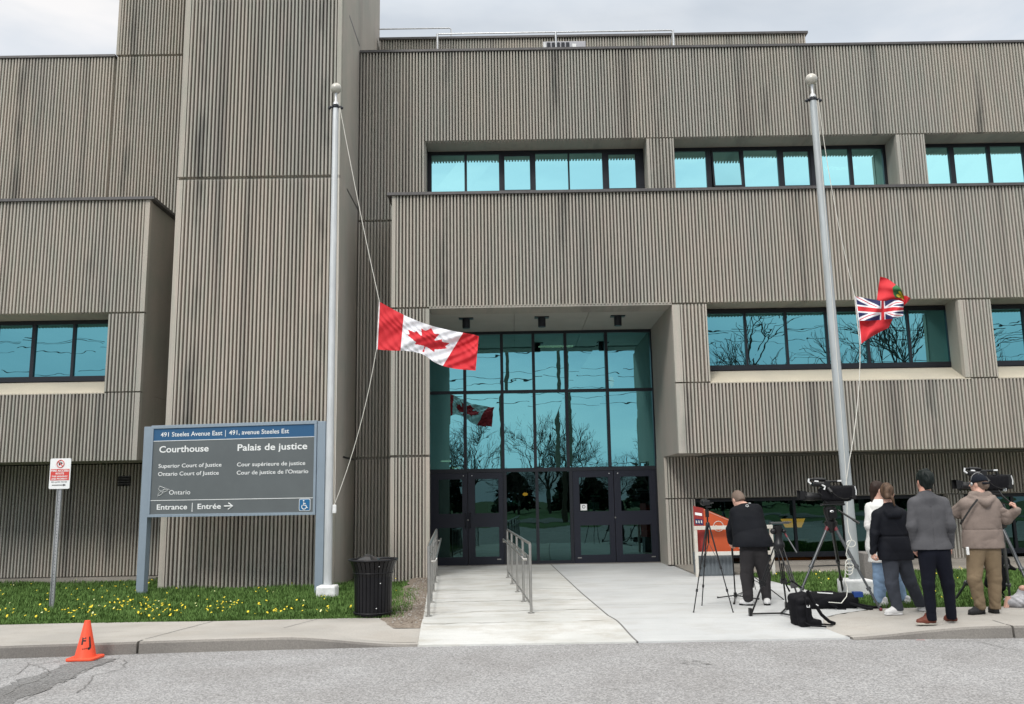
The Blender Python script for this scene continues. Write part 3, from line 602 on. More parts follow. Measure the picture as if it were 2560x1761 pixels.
def regR(rng):
    y = 12.0+5.3*rng.random()**1.3; x = rng.uniform(4.5, 12.5); return x, y, x > lerp(slabR, y)+.02+abs(rng.normal(0, .04)) and y > 12.05, 1.0
grass('grass', regL, 125000, label='rough green lawn in front of the tower and the left wall')
grass('grass', regR, 80000, label='green lawn behind the reporters at the right')
# dandelions
def flowers(n, reg, seed):
    rng = np.random.default_rng(seed); g = MB(); k = 0
    cen = [reg(rng)[:2] for _ in range(16)]
    while k < n:
        if rng.random() < .7:
            c_ = cen[rng.integers(len(cen))]; x, y = c_[0]+rng.normal(0, .28), c_[1]+rng.normal(0, .35)
            class Q:
                pass
            if not (12.05 < y < 17.1) or (x > -2.1 and x < 4.9) or (-2.1 < x < 0): continue
        else:
            x, y, ok, _ = reg(rng)
            if not ok: continue
        z = soilz(x, y)+rng.uniform(.06, .125); r_ = rng.uniform(.011, .019); mi = 0 if rng.random() < .92 else 1; tx, ty = rng.normal(0, .3), -abs(rng.normal(.35, .3))
        vs = [(x, y, z+.008)]+[(x+r_*math.cos(a*.785)*(1 if a % 2 else .8), y+r_*math.sin(a*.785)*(1 if a % 2 else .8), z-tx*r_*math.cos(a*.785)-ty*-1*r_*math.sin(a*.785)*-1) for a in range(8)]
        g.add(vs, [(0, 1+a, 1+(a+1) % 8) for a in range(8)], mi); g.add([(x, y, z), (x+.003, y, z), (x, y+.003, z-.1)], [(0, 1, 2)], 2); k += 1
    return g
tag(flowers(380, regL, 3).build('dandelions', ['dand', 'dandw', 'stem']), 'yellow dandelions scattered over the left lawn', 'dandelions', kind='stuff')
tag(flowers(130, lambda r: regR(r), 4).build('dandelions', ['dand', 'dandw', 'stem']), 'yellow dandelions in the grass behind the reporters', 'dandelions', kind='stuff')
# ================================================================ FLAGPOLES
def flagpole(x, y, top, r0, r1, m, label, lean=0):
    t = thing('flagpole', label, 'flagpole', (x, y, 0), 0, 'flagpoles in front of the courthouse')
    a = MB(); K = 12; pts = [(x+lean*i/K, y, -.05+(top+.05)*i/K) for i in range(K+1)]; a.tube(pts, [r0+(r1-r0)*i/K for i in range(K+1)], 20); a.build('pole', m, t, smooth=50)
    X = x+lean
    f = MB(); f.lathe([(.03, 0), (.055, .015), (.05, .05), (.022, .09), (.02, .22), (.03, .25)], (X, y, top), 16); f.build('cap_spindle', 'galv', t, smooth=50)
    f = MB(); f.ball((X, y, top+.335), .098, 24); f.build('finial_ball', 'pfin', t, smooth=60)
    f = MB(); f.lathe([(.055, 0), (.07, .01), (.07, .04), (.055, .05)], (X, y, top-.05), 16); f.tube([(X-.11, y-.02, top-.03), (X+.11, y-.02, top-.03)], .02, 8); f.ball((X-.11, y-.02, top-.05), .03, 10); f.ball((X+.11, y-.02, top-.05), .03, 10); f.build('pulley', 'frame', t, smooth=50)
    b = MB(); h_ = .16 if x < 0 else .21; b.box(x-h_, x+h_, y-h_, y+h_, -.1, .17 if x < 0 else .24)
    b.build('base_block', 'white', t, bevel=.03)
    return t
FL = flagpole(-3.06, 14.8, 8.57, .068, .052, 'polew', 'white flagpole with a ball finial beside the courthouse sign')
FR = flagpole(5.18, 13.6, 8.0, .088, .056, 'polea', 'thick grey flagpole standing behind the reporters at the right', lean=-.07)
def rope(pts, r, parent, name='halyard'):
    m = MB(); m.tube(pts, r, 6); m.build(name, 'rope', parent, smooth=60)
def sag(a, b, s, n=14, vec=(0, 0, -1)):
    a, b, vec = Vector(a), Vector(b), Vector(vec); return [a+(b-a)*(i/n)+vec*(4*s*(i/n)*(1-i/n)) for i in range(n+1)]
A = at(948, 752, 14.75); Bt = at(941, 874, 14.75)
rope(sag(at(850, 270, 14.75), A, .08), .006, FL); rope([A, Bt], .006, FL); rope(sag(Bt, at(836, 1262, 14.72), .10, vec=(.6, 0, -.6)), .006, FL)
rope([at(848, 270, 14.72), at(845, 700, 14.72), at(837, 1255, 14.72)], .005, FL)
q = MB(); c = at(836, 1270, 14.72); q.box(c.x-.03, c.x+.03, c.y-.02, c.y+.04, c.z-.09, c.z+.05); q.build('cleat', 'white', FL, bevel=.01)
A2 = at(2136, 738, 13.5); B2 = at(2150, 864, 13.5)
rope(sag(at(2046, 250, 13.5), A2, .05, vec=(-1, 0, 0)), .005, FR); rope([A2, B2], .007, FR); rope(sag(B2, at(2122, 1160, 13.45), .06, vec=(.8, 0, 0))+[at(2108, 1260, 13.45)], .006, FR)
rope([at(2042, 252, 13.48), at(2072, 640, 13.45), at(2120, 1250, 13.42)], .004, FR)
# ================================================================ FLAGS
half = [(-90, 2030), (-45, 1167), (-70, 1100), (-156, 1069), (-1015, 1220), (-899, 900), (-919, 827), (-1860, 65), (-1648, -34), (-1614, -113), (-1800, -685), (-1258, -570), (-1185, -608), (-1080, -855), (-657, -401), (-580, -390), (-546, -458), (-750, -1510), (-423, -1321), (-332, -1348), (0, -2000)]
leaf = [(x/4800, -y/4800) for x, y in half]+[(-x/4800, -y/4800) for x, y in reversed(half[:-1])]
def inpoly(x, y, P):
    c = False; j = len(P)-1
    for i in range(len(P)):
        if (P[i][1] > y) != (P[j][1] > y) and x < (P[j][0]-P[i][0])*(y-P[i][1])/(P[j][1]-P[i][1])+P[i][0]: c = not c
        j = i
    return c
def interp(P, t):
    n = len(P)-1; f = t*n; i = min(int(f), n-1); w = f-i
    p0, p1, p2, p3 = P[max(i-1, 0)], P[i], P[i+1], P[min(i+2, n)]
    return tuple(.5*((2*p1[k])+(-p0[k]+p2[k])*w+(2*p0[k]-5*p1[k]+4*p2[k]-p3[k])*w*w+(-p0[k]+3*p1[k]-3*p2[k]+p3[k])*w**3) for k in range(2))
def cloth(name, mats, parent, top, bot, colf, depth, nu=200, nv=100, Y=14.7):
    g = MB(); V = []
    for j in range(nv+1):
        for i in range(nu+1):
            u, v = i/nu, j/nv; a = interp(top, u); b = interp(bot, u); px = a[0]+(b[0]-a[0])*v; py = a[1]+(b[1]-a[1])*v
            V.append(at(px, py, Y+depth(u, v)))
    F = []; Mi = []
    for j in range(nv):
        for i in range(nu):
            c_ = colf((i+.5)/nu, (j+.5)/nv)
            F.append((j*(nu+1)+i, j*(nu+1)+i+1, (j+1)*(nu+1)+i+1, (j+1)*(nu+1)+i)); Mi.append(c_)
    g.v = V; g.f = F; g.m = Mi; o = g.build(name, mats, parent); o.data.polygons.foreach_set('use_smooth', [True]*len(F)); return o
def cancol(u, v):
    if u < .017: return 1
    if u < .26 or u > .745: return 0
    x = (u-.5)*2; y = .5-v
    return 0 if inpoly(x, y, leaf) else 1
ca = thing('maple_leaf_flag', 'red and white maple leaf flag flying at half mast from the left flagpole', 'flag', tuple(at(948, 752, 14.75)))
cloth('cloth', ['fred', 'fwhite'], ca, [(948, 754), (985, 775), (1030, 797), (1080, 815), (1134, 828), (1180, 836), (1197, 841)], [(942, 874), (980, 877), (1018, 878), (1056, 886), (1090, 908), (1130, 921), (1189, 927)],
      cancol, lambda u, v: .07*math.sin(u*9+v*2.2)*u+.035*math.sin(u*21-v*5)*u+.02*math.sin(v*9+u*14)+.012*math.sin(u*47+v*19)*(.4+u)+.007*math.sin(u*70-v*31+2*math.sin(v*9)))
def union(u, v):      # 0 red 1 white 2 blue; u in 0..2, v in 0..1
    x, y = u-1, v-.5
    if abs(x) < .1 or abs(y) < .1: return 0
    if abs(x) < .17 or abs(y) < .167: return 1
    d = abs(abs(x)*.5-abs(y))*.894
    if d < .05:
        s_ = abs(y)-abs(x)*.5; q = 1 if (x*y > 0) else -1
        return 0 if 0 < s_*q*1.1+.012 < .045 else 1
    if d < .10: return 1
    return 2
on = thing('red_ensign_flag', 'folded red ensign with a union canton and green shield blown round on the right flagpole', 'flag', tuple(at(2137, 738, 13.5)))
MF = ['fred', 'fwhite', 'fblue', 'fgreen', 'fyel']
cloth('canton_cloth', MF, on, [(2137, 741), (2165, 746), (2198, 752), (2212, 753), (2235, 749), (2259, 755)], [(2146, 802), (2168, 802), (2196, 801), (2214, 799), (2232, 797), (2258, 790)],
      lambda u, v: 1 if u < .03 else union((u-.03)*2.06, v), lambda u, v: .05*math.sin(u*11+v*2)+.02*math.sin(u*24+v*5), 120, 60, 13.42)
cloth('lower_cloth', MF, on, [(2146, 802), (2175, 802), (2205, 800), (2232, 797)], [(2152, 861), (2167, 850), (2194, 834), (2221, 820)], lambda u, v: 1 if u < .05 else 0,
      lambda u, v: .05*math.sin(u*6+v*3)+.03*v*math.sin(u*14)+.02*math.sin(v*6), 60, 40, 13.43)
shield = [(-.9, .95), (0, 1.05), (.95, .9), (.9, -.1), (.35, -.75), (.05, -1), (-.4, -.7), (-.95, .1)]
def flycol(u, v):
    x, y = (u-.70)/.29, -(v-.42)/.40
    x, y = x*.9-y*.35, y*.95+x*.3
    if inpoly(x, y, shield):
        for cx__, cy__ in ((.1, .25), (.55, -.05), (.15, -.45), (.6, .45)):
            if (x-cx__)**2+(y-cy__)**2 < .075: return 4
        return 3
    return 0
cloth('fly_cloth', MF, on, [(2200, 692), (2218, 697), (2238, 711), (2252, 722), (2260, 742)], [(2192, 750), (2206, 753), (2230, 752), (2248, 754), (2262, 762)], flycol,
      lambda u, v: .05*math.sin(u*7+v*3)+.02*math.sin(v*11+u*4), 100, 60, 13.5)
cloth('fly_edge_cloth', MF, on, [(2260, 739), (2268, 741), (2276, 746)], [(2260, 766), (2264, 760), (2270, 755)], lambda u, v: 0, lambda u, v: .03*math.sin(u*8), 20, 12, 13.5)
# ================================================================ COURTHOUSE SIGN
a0 = Vector((-6.74, 16.05, 0)); d0 = Vector((-3.29, 15.5, 0))-a0; SW = d0.length; SA = math.atan2(d0.y, d0.x)
sg = thing('courthouse_sign', 'large grey and blue bilingual courthouse sign on two blue grey posts', 'sign', tuple(a0), SA)
def lp(m, *b): m.box(*b)
ZB, ZT = 1.30, 2.94
for x in (.0, SW-.15):
    m = MB(); m.box(x, x+.15, 0, .14, -.1, ZT+.0); m.build('post', 'signf', sg, local=True, bevel=.006)
m = MB(); x0, x1 = .155, SW-.155
m.box(x0, x1, -.02, .15, ZT-.045, ZT+.015); m.box(x0, x1, -.02, .15, ZB, ZB+.05); m.box(x0, x0+.045, -.02, .15, ZB+.05, ZT-.045); m.box(x1-.045, x1, -.02, .15, ZB+.05, ZT-.045)
m.build('frame', 'signf', sg, local=True, bevel=.004)
px0, px1, pz0, pz1 = x0+.045, x1-.045, ZB+.05, ZT-.045; PW, PH = px1-px0, pz1-pz0
m = MB(); m.box(px0, px1, .0, .13, pz0, pz1-.148*PH); pn = m.build('panel', 'signg', sg, local=True)
m = MB(); m.box(px0, px1, .0, .13, pz1-.145*PH, pz1); bb = m.build('header_band', 'signb', sg, local=True)
m = MB()
for q in (.1465, .84): m.box(px0, px1, -.004, .001, pz1-q*PH-.005, pz1-q*PH+.005)
m.build('divider_line', 'signw', sg, local=True)
def words(s, p0, p1, q, cap, bold=.012, parent=sg, mm='signw', W0=px0, WW=PW, Z0=pz1, HH=PH, y=-.004, name='lettering'):
    v, f = text(s, W0+p0*WW, W0+p1*WW, Z0-q*HH, cap*HH, bold); g = MB(); g.add([(a, y, b) for a, b in v], f); o = g.build(name, mm, parent, local=True); return o
words('491 Steeles Avenue East', .045, .434, .097, .055, .008); words('|', .452, .455, .097, .06); words('491, avenue Steeles Est', .476, .845, .097, .055, .008)
words('Courthouse', .04, .352, .282, .078, .016); words('Palais de justice', .532, .958, .285, .078, .016)
words('Superior Court of Justice', .04, .436, .462, .047, .008); words('Cour supérieure de justice', .532, .948, .466, .047, .008)
words('Ontario Court of Justice', .04, .421, .555, .047, .008); words("Cour de justice de l'Ontario", .532, .967, .56, .047, .008)
words('Ontario', .115, .248, .775, .055, 0.)
words('Entrance', .042, .233, .945, .062, .016); words('|', .262, .266, .95, .08); words('Entrée', .297, .442, .945, .062, .016)
def P2(p, q): return (px0+p*PW, -.006, pz1-q*PH)
m = MB()
for pts in ([(.462, .918), (.512, .918)], [(.488, .882), (.515, .918), (.488, .954)]): m.tube([P2(*t_) for t_ in pts], .011, 6)
m.build('arrow', 'signw', sg, local=True)
m = MB()      # three-petalled flower outline
for ring in ([(.055, .675), (.085, .695), (.082, .72), (.062, .735), (.048, .71)], [(.082, .715), (.112, .712), (.098, .735), (.075, .745), (.07, .73)], [(.062, .74), (.076, .745), (.066, .775), (.046, .79), (.05, .76)], [(.052, .672), (.118, .716), (.044, .792)]):
    m.tube([P2(*t_) for t_ in ring], .0035, 5, closed=True)
m.build('trillium_emblem', 'signw', sg, local=True)
m = MB()
def rrect(x0, x1, z0, z1, r, n=5):
    P = []
    for cx__, cz__, a_ in ((x1-r, z1-r, 0), (x0+r, z1-r, 90), (x0+r, z0+r, 180), (x1-r, z0+r, 270)):
        for k in range(n+1): t_ = R(a_+90*k/n); P.append((cx__+r*math.cos(t_), cz__+r*math.sin(t_)))
    return P
ic0, ic1 = px0+.916*PW, px0+.984*PW; iz0, iz1 = pz1-.985*PH, pz1-.985*PH+(ic1-ic0)
ic = MB(); ic.prism([(x, -.002, z) for x, z in rrect(ic0, ic1, iz0, iz1, .03)], (0, -.004, 0)); io = ic.build('access_icon', 'signw', sg, local=True)
ic = MB(); ic.prism([(x, -.0062, z) for x, z in rrect(ic0+.01, ic1-.01, iz0+.01, iz1-.01, .022)], (0, -.004, 0)); ic.build('icon_field', 'icb', io, local=True)
w_ = ic1-ic0; I = lambda a, b: (ic0+a*w_, -.012, iz0+b*w_)
ic = MB(); ic.ball(I(.42, .82), .016, 8); ic.tube([I(.42, .70), I(.44, .45), I(.62, .45), I(.72, .24), I(.80, .26)], .009, 6); ic.tube([I(.43, .6), I(.6, .6)], .008, 6)
ic.tube([(ic0+w_*(.46+.20*math.cos(R(a))), -.012, iz0+w_*(.33+.20*math.sin(R(a)))) for a in range(130, 371, 20)], .008, 6); ic.build('wheelchair_symbol', 'signw', io, local=True)
# ================================================================ NO PARKING SIGN
b0 = gnd(129, 1521); b0.z = -.03
ns = thing('fire_route_sign', 'small red and white fire access route sign on a perforated steel post', 'sign', tuple(b0))
m = MB(); yb = b0.y; m.box(b0.x-.032, b0.x-.024, yb-.02, yb+.02, -.1, 1.82); m.box(b0.x+.024, b0.x+.032, yb-.02, yb+.02, -.1, 1.82); m.box(b0.x-.024, b0.x+.024, yb+.0, yb+.006, -.1, 1.84)
m.build('post', 'galv', ns)
m = MB()
for i in range(34): m.lathe([(.006, 0), (.006, .001)], (0, 0, 0), 6); k = len(m.v)-12; \
    m.v[k:] = [(b0.x+x, yb-.001-z, .05+i*.05+y) for x, y, z in m.v[k:]]
m.build('post_hole', 'blk', ns)
sx0, sx1, sz0, sz1 = b0.x-.157, b0.x+.165, 1.795, 2.265
m = MB(); m.prism([(x, yb-.03, z) for x, z in rrect(sx0, sx1, sz0, sz1, .02)], (0, .006, 0)); pl = m.build('plate', 'signw', ns)
WD, HT = sx1-sx0, sz1-sz0
m = MB(); m.box(sx0+.05*WD, sx1-.05*WD, yb-.033, yb-.031, sz0+.28*HT, sz0+.65*HT); m.build('red_band', 'red', pl)
cx_, cz_ = sx0+.5*WD, sz0+.82*HT; rr_ = .056
m = MB(); m.tube([(cx_+rr_*math.cos(R(a)), yb-.034, cz_+rr_*math.sin(R(a))) for a in range(0, 360, 15)], .006, 6, closed=True); m.tube([(cx_-rr_*.7, yb-.036, cz_+rr_*.7), (cx_+rr_*.7, yb-.036, cz_-rr_*.7)], .006, 6); m.build('prohibition_ring', 'red', pl)
def pw(s, p0, p1, q, cap, mm, bold=.02):
    v, f = text(s, sx0+p0*WD, sx0+p1*WD, sz0+q*HT, cap*HT, bold); g = MB(); g.add([(a, yb-.0345, b) for a, b in v], f); g.build('lettering', mm, pl)
pw('P', .42, .60, .775, .10, 'blk', .03); pw('FIRE ACCESS', .08, .92, .565, .065, 'signw', .03); pw('ROUTE', .3, .7, .475, .06, 'signw', .03); pw('THIS HIGHWAY', .11, .89, .385, .05, 'signw', .03); pw('AND PROPERTY', .11, .89, .305, .05, 'signw', .03); pw('BY-LAW 93-93', .12, .86, .21, .035, 'blk')
m = MB(); m.box(sx0+.15*WD, sx0+.72*WD, yb-.034, yb-.031, sz0+.115*HT, sz0+.135*HT); m.prism([(sx0+.70*WD, yb-.034, sz0+.09*HT), (sx0+.83*WD, yb-.034, sz0+.125*HT), (sx0+.70*WD, yb-.034, sz0+.16*HT)], (0, .003, 0)); m.ball((cx_, yb-.035, sz1-.03), .008, 8); m.build('arrow', 'blk', pl)
# ================================================================ TRAFFIC CONE
c0 = gnd(213, 1649, -.13)
tcn_ = thing('traffic_cone', 'orange traffic cone with black lettering standing on the road by the kerb', 'traffic cone', (c0.x, c0.y, -.125))
X, Yc, Z = c0.x, c0.y, -.125
m = MB(); m.prism([(X+x, Yc+y, Z) for x, y in rrect(-.165, .165, -.165, .165, .05)], (0, 0, .03)); m.build('base', 'cone', tcn_, bevel=.006)
m = MB(); m.lathe([(.118, .03), (.112, .05), (.034, .455), (.030, .47), (.018, .472), (.015, .40)], (X, Yc, Z), 32); cb = m.build('cone_body', 'cone', tcn_, smooth=40)
def oncone(s, a0_, a1_, zb, cap, bold, dz=0):
    v, f = text(s, a0_, a1_, 0, cap, bold); g = MB(); P = []
    for a, b in v:
        z = zb+b; rad = .112-(z-.05)*(.078/.405)+.0015; P.append((X+rad*math.sin(a), Yc-rad*math.cos(a), Z+z))
    g.add(P, f); g.build('lettering', 'blk', cb)
oncone('F', -.2, .4, .19, .085, .035); oncone('J', .62, 1.05, .165, .115, .035)
m = MB(); P = []
for i in range(14):
    a = .0+.75*i/13; z = .135+.012*i/13+.006*math.sin(i*2.2); rad = .112-(z-.05)*(.078/.405)+.002; P.append((X+rad*math.sin(a), Yc-rad*math.cos(a), Z+z))
m.tube(P, .0025, 5); m.build('scribble', 'blk', cb)
tcn_.scale = (.95, .95, .87)
# ================================================================ LITTER BIN
g0 = gnd(925, 1546); bx, by = g0.x, g0.y+.24
bn = thing('litter_bin', 'black slatted metal litter bin with a flared rim at the end of the lawn', 'bin', (bx, by, 0))
m = MB(); m.lathe([(.20, .03), (.225, .05), (.225, .60), (.22, .62)], (bx, by, 0), 28); m.build('liner', 'bin', bn, smooth=40)
nS = 30
for k in range(nS):
    a = 2*math.pi*k/nS; prof = [(.248, .02), (.250, .30), (.255, .52), (.275, .62), (.305, .70), (.322, .735)]; hw = .0235; V = []
    ca_, sa_ = math.cos(a), math.sin(a)
    m = MB()
    for r_, z in prof:
        for s1, dr in ((-1, 0), (1, 0), (1, -.006), (-1, -.006)): V.append((bx+(r_+dr)*ca_-s1*hw*sa_*(r_/.27), by+(r_+dr)*sa_+s1*hw*ca_*(r_/.27), z))
    n_ = len(prof); m.add(V, [(i*4+j, i*4+(j+1) % 4, i*4+4+(j+1) % 4, i*4+4+j) for i in range(n_-1) for j in range(4)]+[(0, 1, 2, 3), tuple((n_-1)*4+j for j in (3, 2, 1, 0))])
    m.build('slat', 'bin', bn)
for r_, z, t_ in ((.322, .74, .017), (.253, .05, .012), (.262, .57, .010)):
    m = MB(); m.tube([(bx+r_*math.cos(R(a)), by+r_*math.sin(R(a)), z) for a in range(0, 360, 10)], t_, 8, closed=True); m.build('rim', 'bin', bn, smooth=60)
m = MB(); m.lathe([(.20, .66), (.235, .70), (.29, .735), (.30, .73)], (bx, by, 0), 28); m.build('lid', 'bin', bn, smooth=40)
m = MB(); rg = np.random.default_rng(2); P = []
for (r_, z) in ((.21, .70), (.17, .735), (.10, .77), (.03, .80)):
    for k in range(10): a = k*.628; P.append((bx-.06+r_*math.cos(a)*rg.uniform(.75, 1.1), by-.02+r_*math.sin(a)*.8, z+rg.uniform(-.015, .02)))
m.add(P, [(i*10+k, i*10+(k+1) % 10, i*10+10+(k+1) % 10, i*10+10+k) for i in range(3) for k in range(10)]+[tuple(range(30, 40))]); m.build('bin_bag', 'bag', bn)
m = MB()
for u, v in ((951, 1459), (948, 1417), (941, 1522), (946, 1547)): c = at(u, v, by-.262); m = MB(); m.ball(tuple(c), .008, 6); m.build('paint_chip', 'white', bn)
# ================================================================ RAMP RAILS
def ramprail(name, label, p0, p1, n, hside, bal=True):
    p0, p1 = Vector(p0), Vector(p1); d = (p1-p0); t = thing(name, label, 'railing', tuple(p0), 0, 'stainless railings along the ramp')
    zt = .90; up = Vector((0, 0, 1)); nrm = Vector((d.y, -d.x, 0)).normalized()*hside
    m = MB(); m.tube([p0+up*.86, p0+up*zt, p0+d*.01+up*(zt+.02), p1-d*.01+up*(zt+.02), p1+up*zt, p1+up*.86], .02, 10); m.build('top_rail', 'steel', t, smooth=50)
    m = MB(); m.tube([p0+up*.12, p1+up*.12], .013, 8); m.tube([p0+up*.74, p1+up*.74], .010, 8); m.build('lower_rail', 'steel', t, smooth=50)
    m = MB(); a = p0+nrm*.09+d*.03; b = p1+nrm*.09-d*.03
    m.tube([a-nrm*.06+up*.70, a+up*.70, a+up*.74, b+up*.74, b+up*.70, b-nrm*.06+up*.70], .018, 10); m.build('handrail', 'steel', t, smooth=50)
    for i in range(n):
        q = p0+d*(i/(n-1)); m = MB(); m.tube([q+up*-.02, q+up*zt], .019, 10); po = m.build('post', 'steel', t, smooth=50)
        f = MB(); f.lathe([(.045, 0), (.045, .012), (.02, .016)], (q.x, q.y, H(q.x, q.y)+.004), 12); f.build('base_plate', 'steel', po)
    k = 0
    for i in range(n-1):
        for j in range(1, 5):
            q = p0+d*((i+j/5)/(n-1)); m = MB(); m.tube([q+up*.12, q+up*.74], .006, 6); m.build('baluster', 'steel', t)
ramprail('ramp_railing', 'stainless railing along the left edge of the ramp beside the gravel', (-1.13, 12.0, 0), (-1.56, 18.3, 0), 5, 1)
ramprail('ramp_railing', 'stainless railing in the middle of the entrance, facing the left doors', (.235, 12.15, 0), (-.10, 17.5, 0), 5, -1)
# ================================================================ MAILBOX AND GUARD FRAME
mb0 = Vector((3.52, 17.15, 0))
mbx = thing('letter_box', 'red and orange letter box with a slanted top on a grey panelled base', 'mailbox', tuple(mb0))
def XY(s, t): # front-left face goes away to the left, long side faces the camera
    return (mb0.x+.02+s, mb0.y+.06+t)
x0, x1, yf, yb_ = 3.50, 4.30, 17.06, 17.62; xs_ = 3.68
m = MB(); m.prism([(xs_, yf, .44), (x1+.05, yf, .44), (x1+.05, yf, .98), (xs_, yf, 1.27)], (0, .5, 0)); bo = m.build('side_panel', 'mor', mbx, bevel=.006)
m = MB(); m.add([(x0, yf+.06, .44), (xs_-.002, yf-.002, .44), (xs_-.002, yf-.002, 1.28), (x0, yf+.06, 1.32), (x0+.1, yf+.5, .44), (x0+.1, yf+.5, 1.32), (xs_, yf+.5, .44), (xs_, yf+.5, 1.28)], [(0, 1, 2, 3), (0, 3, 5, 4), (4, 5, 7, 6), (3, 2, 7, 5), (0, 4, 6, 1)]); fo = m.build('front_panel', 'mred', mbx)
def ff(a, z, o_=.004): return (x0+(xs_-x0)*a, yf+.06-.062*a-o_, z)
m = MB(); m.quad(ff(.15, 1.15), ff(.85, 1.13), ff(.85, 1.18), ff(.15, 1.20)); m.build('slot_label', 'signw', fo)
m = MB(); m.quad(ff(.12, .98), ff(.9, .96), ff(.9, 1.06), ff(.12, 1.08)); m.build('blue_label', 'fblue', fo)
m = MB()
for a in (.2, .45, .7): m.quad(ff(a, 1.0, .006), ff(a+.12, .99, .006), ff(a+.12, 1.04, .006), ff(a, 1.05, .006))
m.build('label_marks', 'cream', fo)
m = MB(); m.tube([(3.955+.095*math.cos(R(a)), yf-.006, .93+.095*math.sin(R(a))) for a in range(0, 360, 15)], .006, 6, closed=True); m.prism([(3.88, yf-.008, .96), (3.99, yf-.008, .92), (3.96, yf-.008, .915), (3.91, yf-.008, .935)], (0, .003, 0)); m.build('circle_emblem', 'cream', bo)
m = MB(); m.tube([(xs_+.02, yf-.004, 1.245), (x1+.03, yf-.004, .965), (x1+.03, yf-.004, .5)], .004, 4); m.build('trim_line', 'cream', bo)
m = MB(); m.box(3.54, 4.2, yf+.03, yf+.5, 0, .43)
for k in range(9): m.box(3.56+k*.075, 3.60+k*.075, yf+.015, yf+.031, .03, .42)
m.build('base', 'mgr', mbx)
gf = thing('guard_frame', 'rusty white tubular guard frame around the letter box', 'guard rail', (3.5, 16.95, 0))
m = MB()
for a, b in (((3.48, .0), (3.48, .92)), ((4.92, .0), (4.92, .92)), ((3.45, .90), (4.95, .90)), ((3.5, .42), (4.9, .42))):
    if a[0] == b[0]: m.box(a[0]-.03, a[0]+.03, 16.9, 16.96, a[1]-.05, b[1]-.05)
    else: m.box(a[0], b[0], 16.9-.001, 16.961, a[1]-.025, a[1]+.045)
m.build('frame', 'rust', gf, bevel=.004)
# ================================================================ GRANITE BLOCK
st = MB(); st.box(5.44, 5.92, 13.85, 14.3, -.15, .60); so_ = st.build('stone_block', 'stone', None, bevel=.012); tag(so_, 'square grey granite block behind the right flagpole', 'stone block')
so_.data.transform(Matrix.Translation((0, 0, 0)))
# ================================================================ TRIPODS AND CAMERAS
def leg(parent, a, b, r, m='tri', double=0, foot='tri', red=False):
    a, b = Vector(a), Vector(b); d = b-a; k = MB()
    side = d.cross(Vector((0, 1, 0))).normalized()*double
    if double:
        mid = a+d*.55
        k.tube([a+side, mid+side*.8], r*.7, 8); k.tube([a-side, mid-side*.8], r*.7, 8); k.tube([a+d*.28, b], r, 8); k.obox(mid, side*1.5, d.normalized()*.025, side.cross(d).normalized()*.02)
    else:
        k.tube([a, a+d*.5], r*1.25, 8); k.tube([a+d*.5, b], r*.9, 8)
        for t in (.5, .75): k.tube([a+d*(t-.012), a+d*(t+.018)], r*1.8, 8)
    L_ = k.build('leg', m, parent, smooth=50)
    k = MB(); k.ball(tuple(b+Vector((0, 0, r*1.0))), r*1.35, 8); k.build('foot', foot, L_, smooth=60)
    if red: k = MB(); k.tube([a+d*.02, a+d*.08], r*1.5, 8); k.build('leg_clamp', 'trir', L_, smooth=50)
    return L_
# slim tripod in front of the letter box, small camera on top
F1 = [gnd(*c5(118, 1362)), gnd(*c5(190, 1302)), gnd(*c5(462, 1362))]
YA = sum(f.y for f in F1)/3+.05; ap = at(*c5(240, 595), YA)
t1 = thing('slim_tripod', 'slim black tripod carrying a small camera in front of the letter box', 'tripod', (ap.x, ap.y, 0))
for f in F1: leg(t1, ap+Vector((f.x-ap.x, f.y-ap.y, 0))*.06, f, .0085)
k = MB(); k.tube([ap+Vector((0, 0, -.25)), ap+Vector((0, 0, .22))], .012, 10); k.lathe([(.028, 0), (.03, .05), (.02, .07)], (ap.x, ap.y, ap.z-.04), 12); k.build('centre_column', 'tri', t1, smooth=50)
k = MB(); k.tube([ap+Vector((0, 0, .10)), ap+Vector((.0, 0, .20))], .026, 10); k.build('ball_head', 'tri', t1, smooth=50)
k = MB()
for f in F1: m_ = ap+(f-ap)*.42; k.tube([ap+Vector((0, 0, -.25)), m_], .004, 5)
k.build('leg_brace', 'tri', t1)
cc = thing('small_camera', 'small black camera with a round hood on the slim tripod', 'camera', tuple(ap+Vector((0, 0, .22))))
z0 = ap+Vector((-.01, 0, .29))
k = MB(); k.obox(z0, (.05, 0, 0), (0, .045, 0), (0, 0, .035)); k.obox(z0+Vector((.0, .0, .045)), (.02, 0, 0), (0, .03, 0), (0, 0, .014)); k.build('body', 'cam', cc, bevel=.012)
k = MB(); k.lathe([(.03, 0), (.045, .05), (.04, .055), (.02, .05)], (0, 0, 0), 16); k.v = [(z0.x-.02+x, z0.y+.045+z, z0.z+y+.01) for x, y, z in k.v]; k.build('lens', 'cam', cc, smooth=50)
k = MB(); k.tube([z0+Vector((.05, 0, -.01)), z0+Vector((.10, -.02, .0))], .008, 6); k.obox(z0+Vector((.03, -.02, -.055)), (.035, 0, 0), (0, .02, 0), (0, 0, .01)); k.build('grip', 'cam', cc)
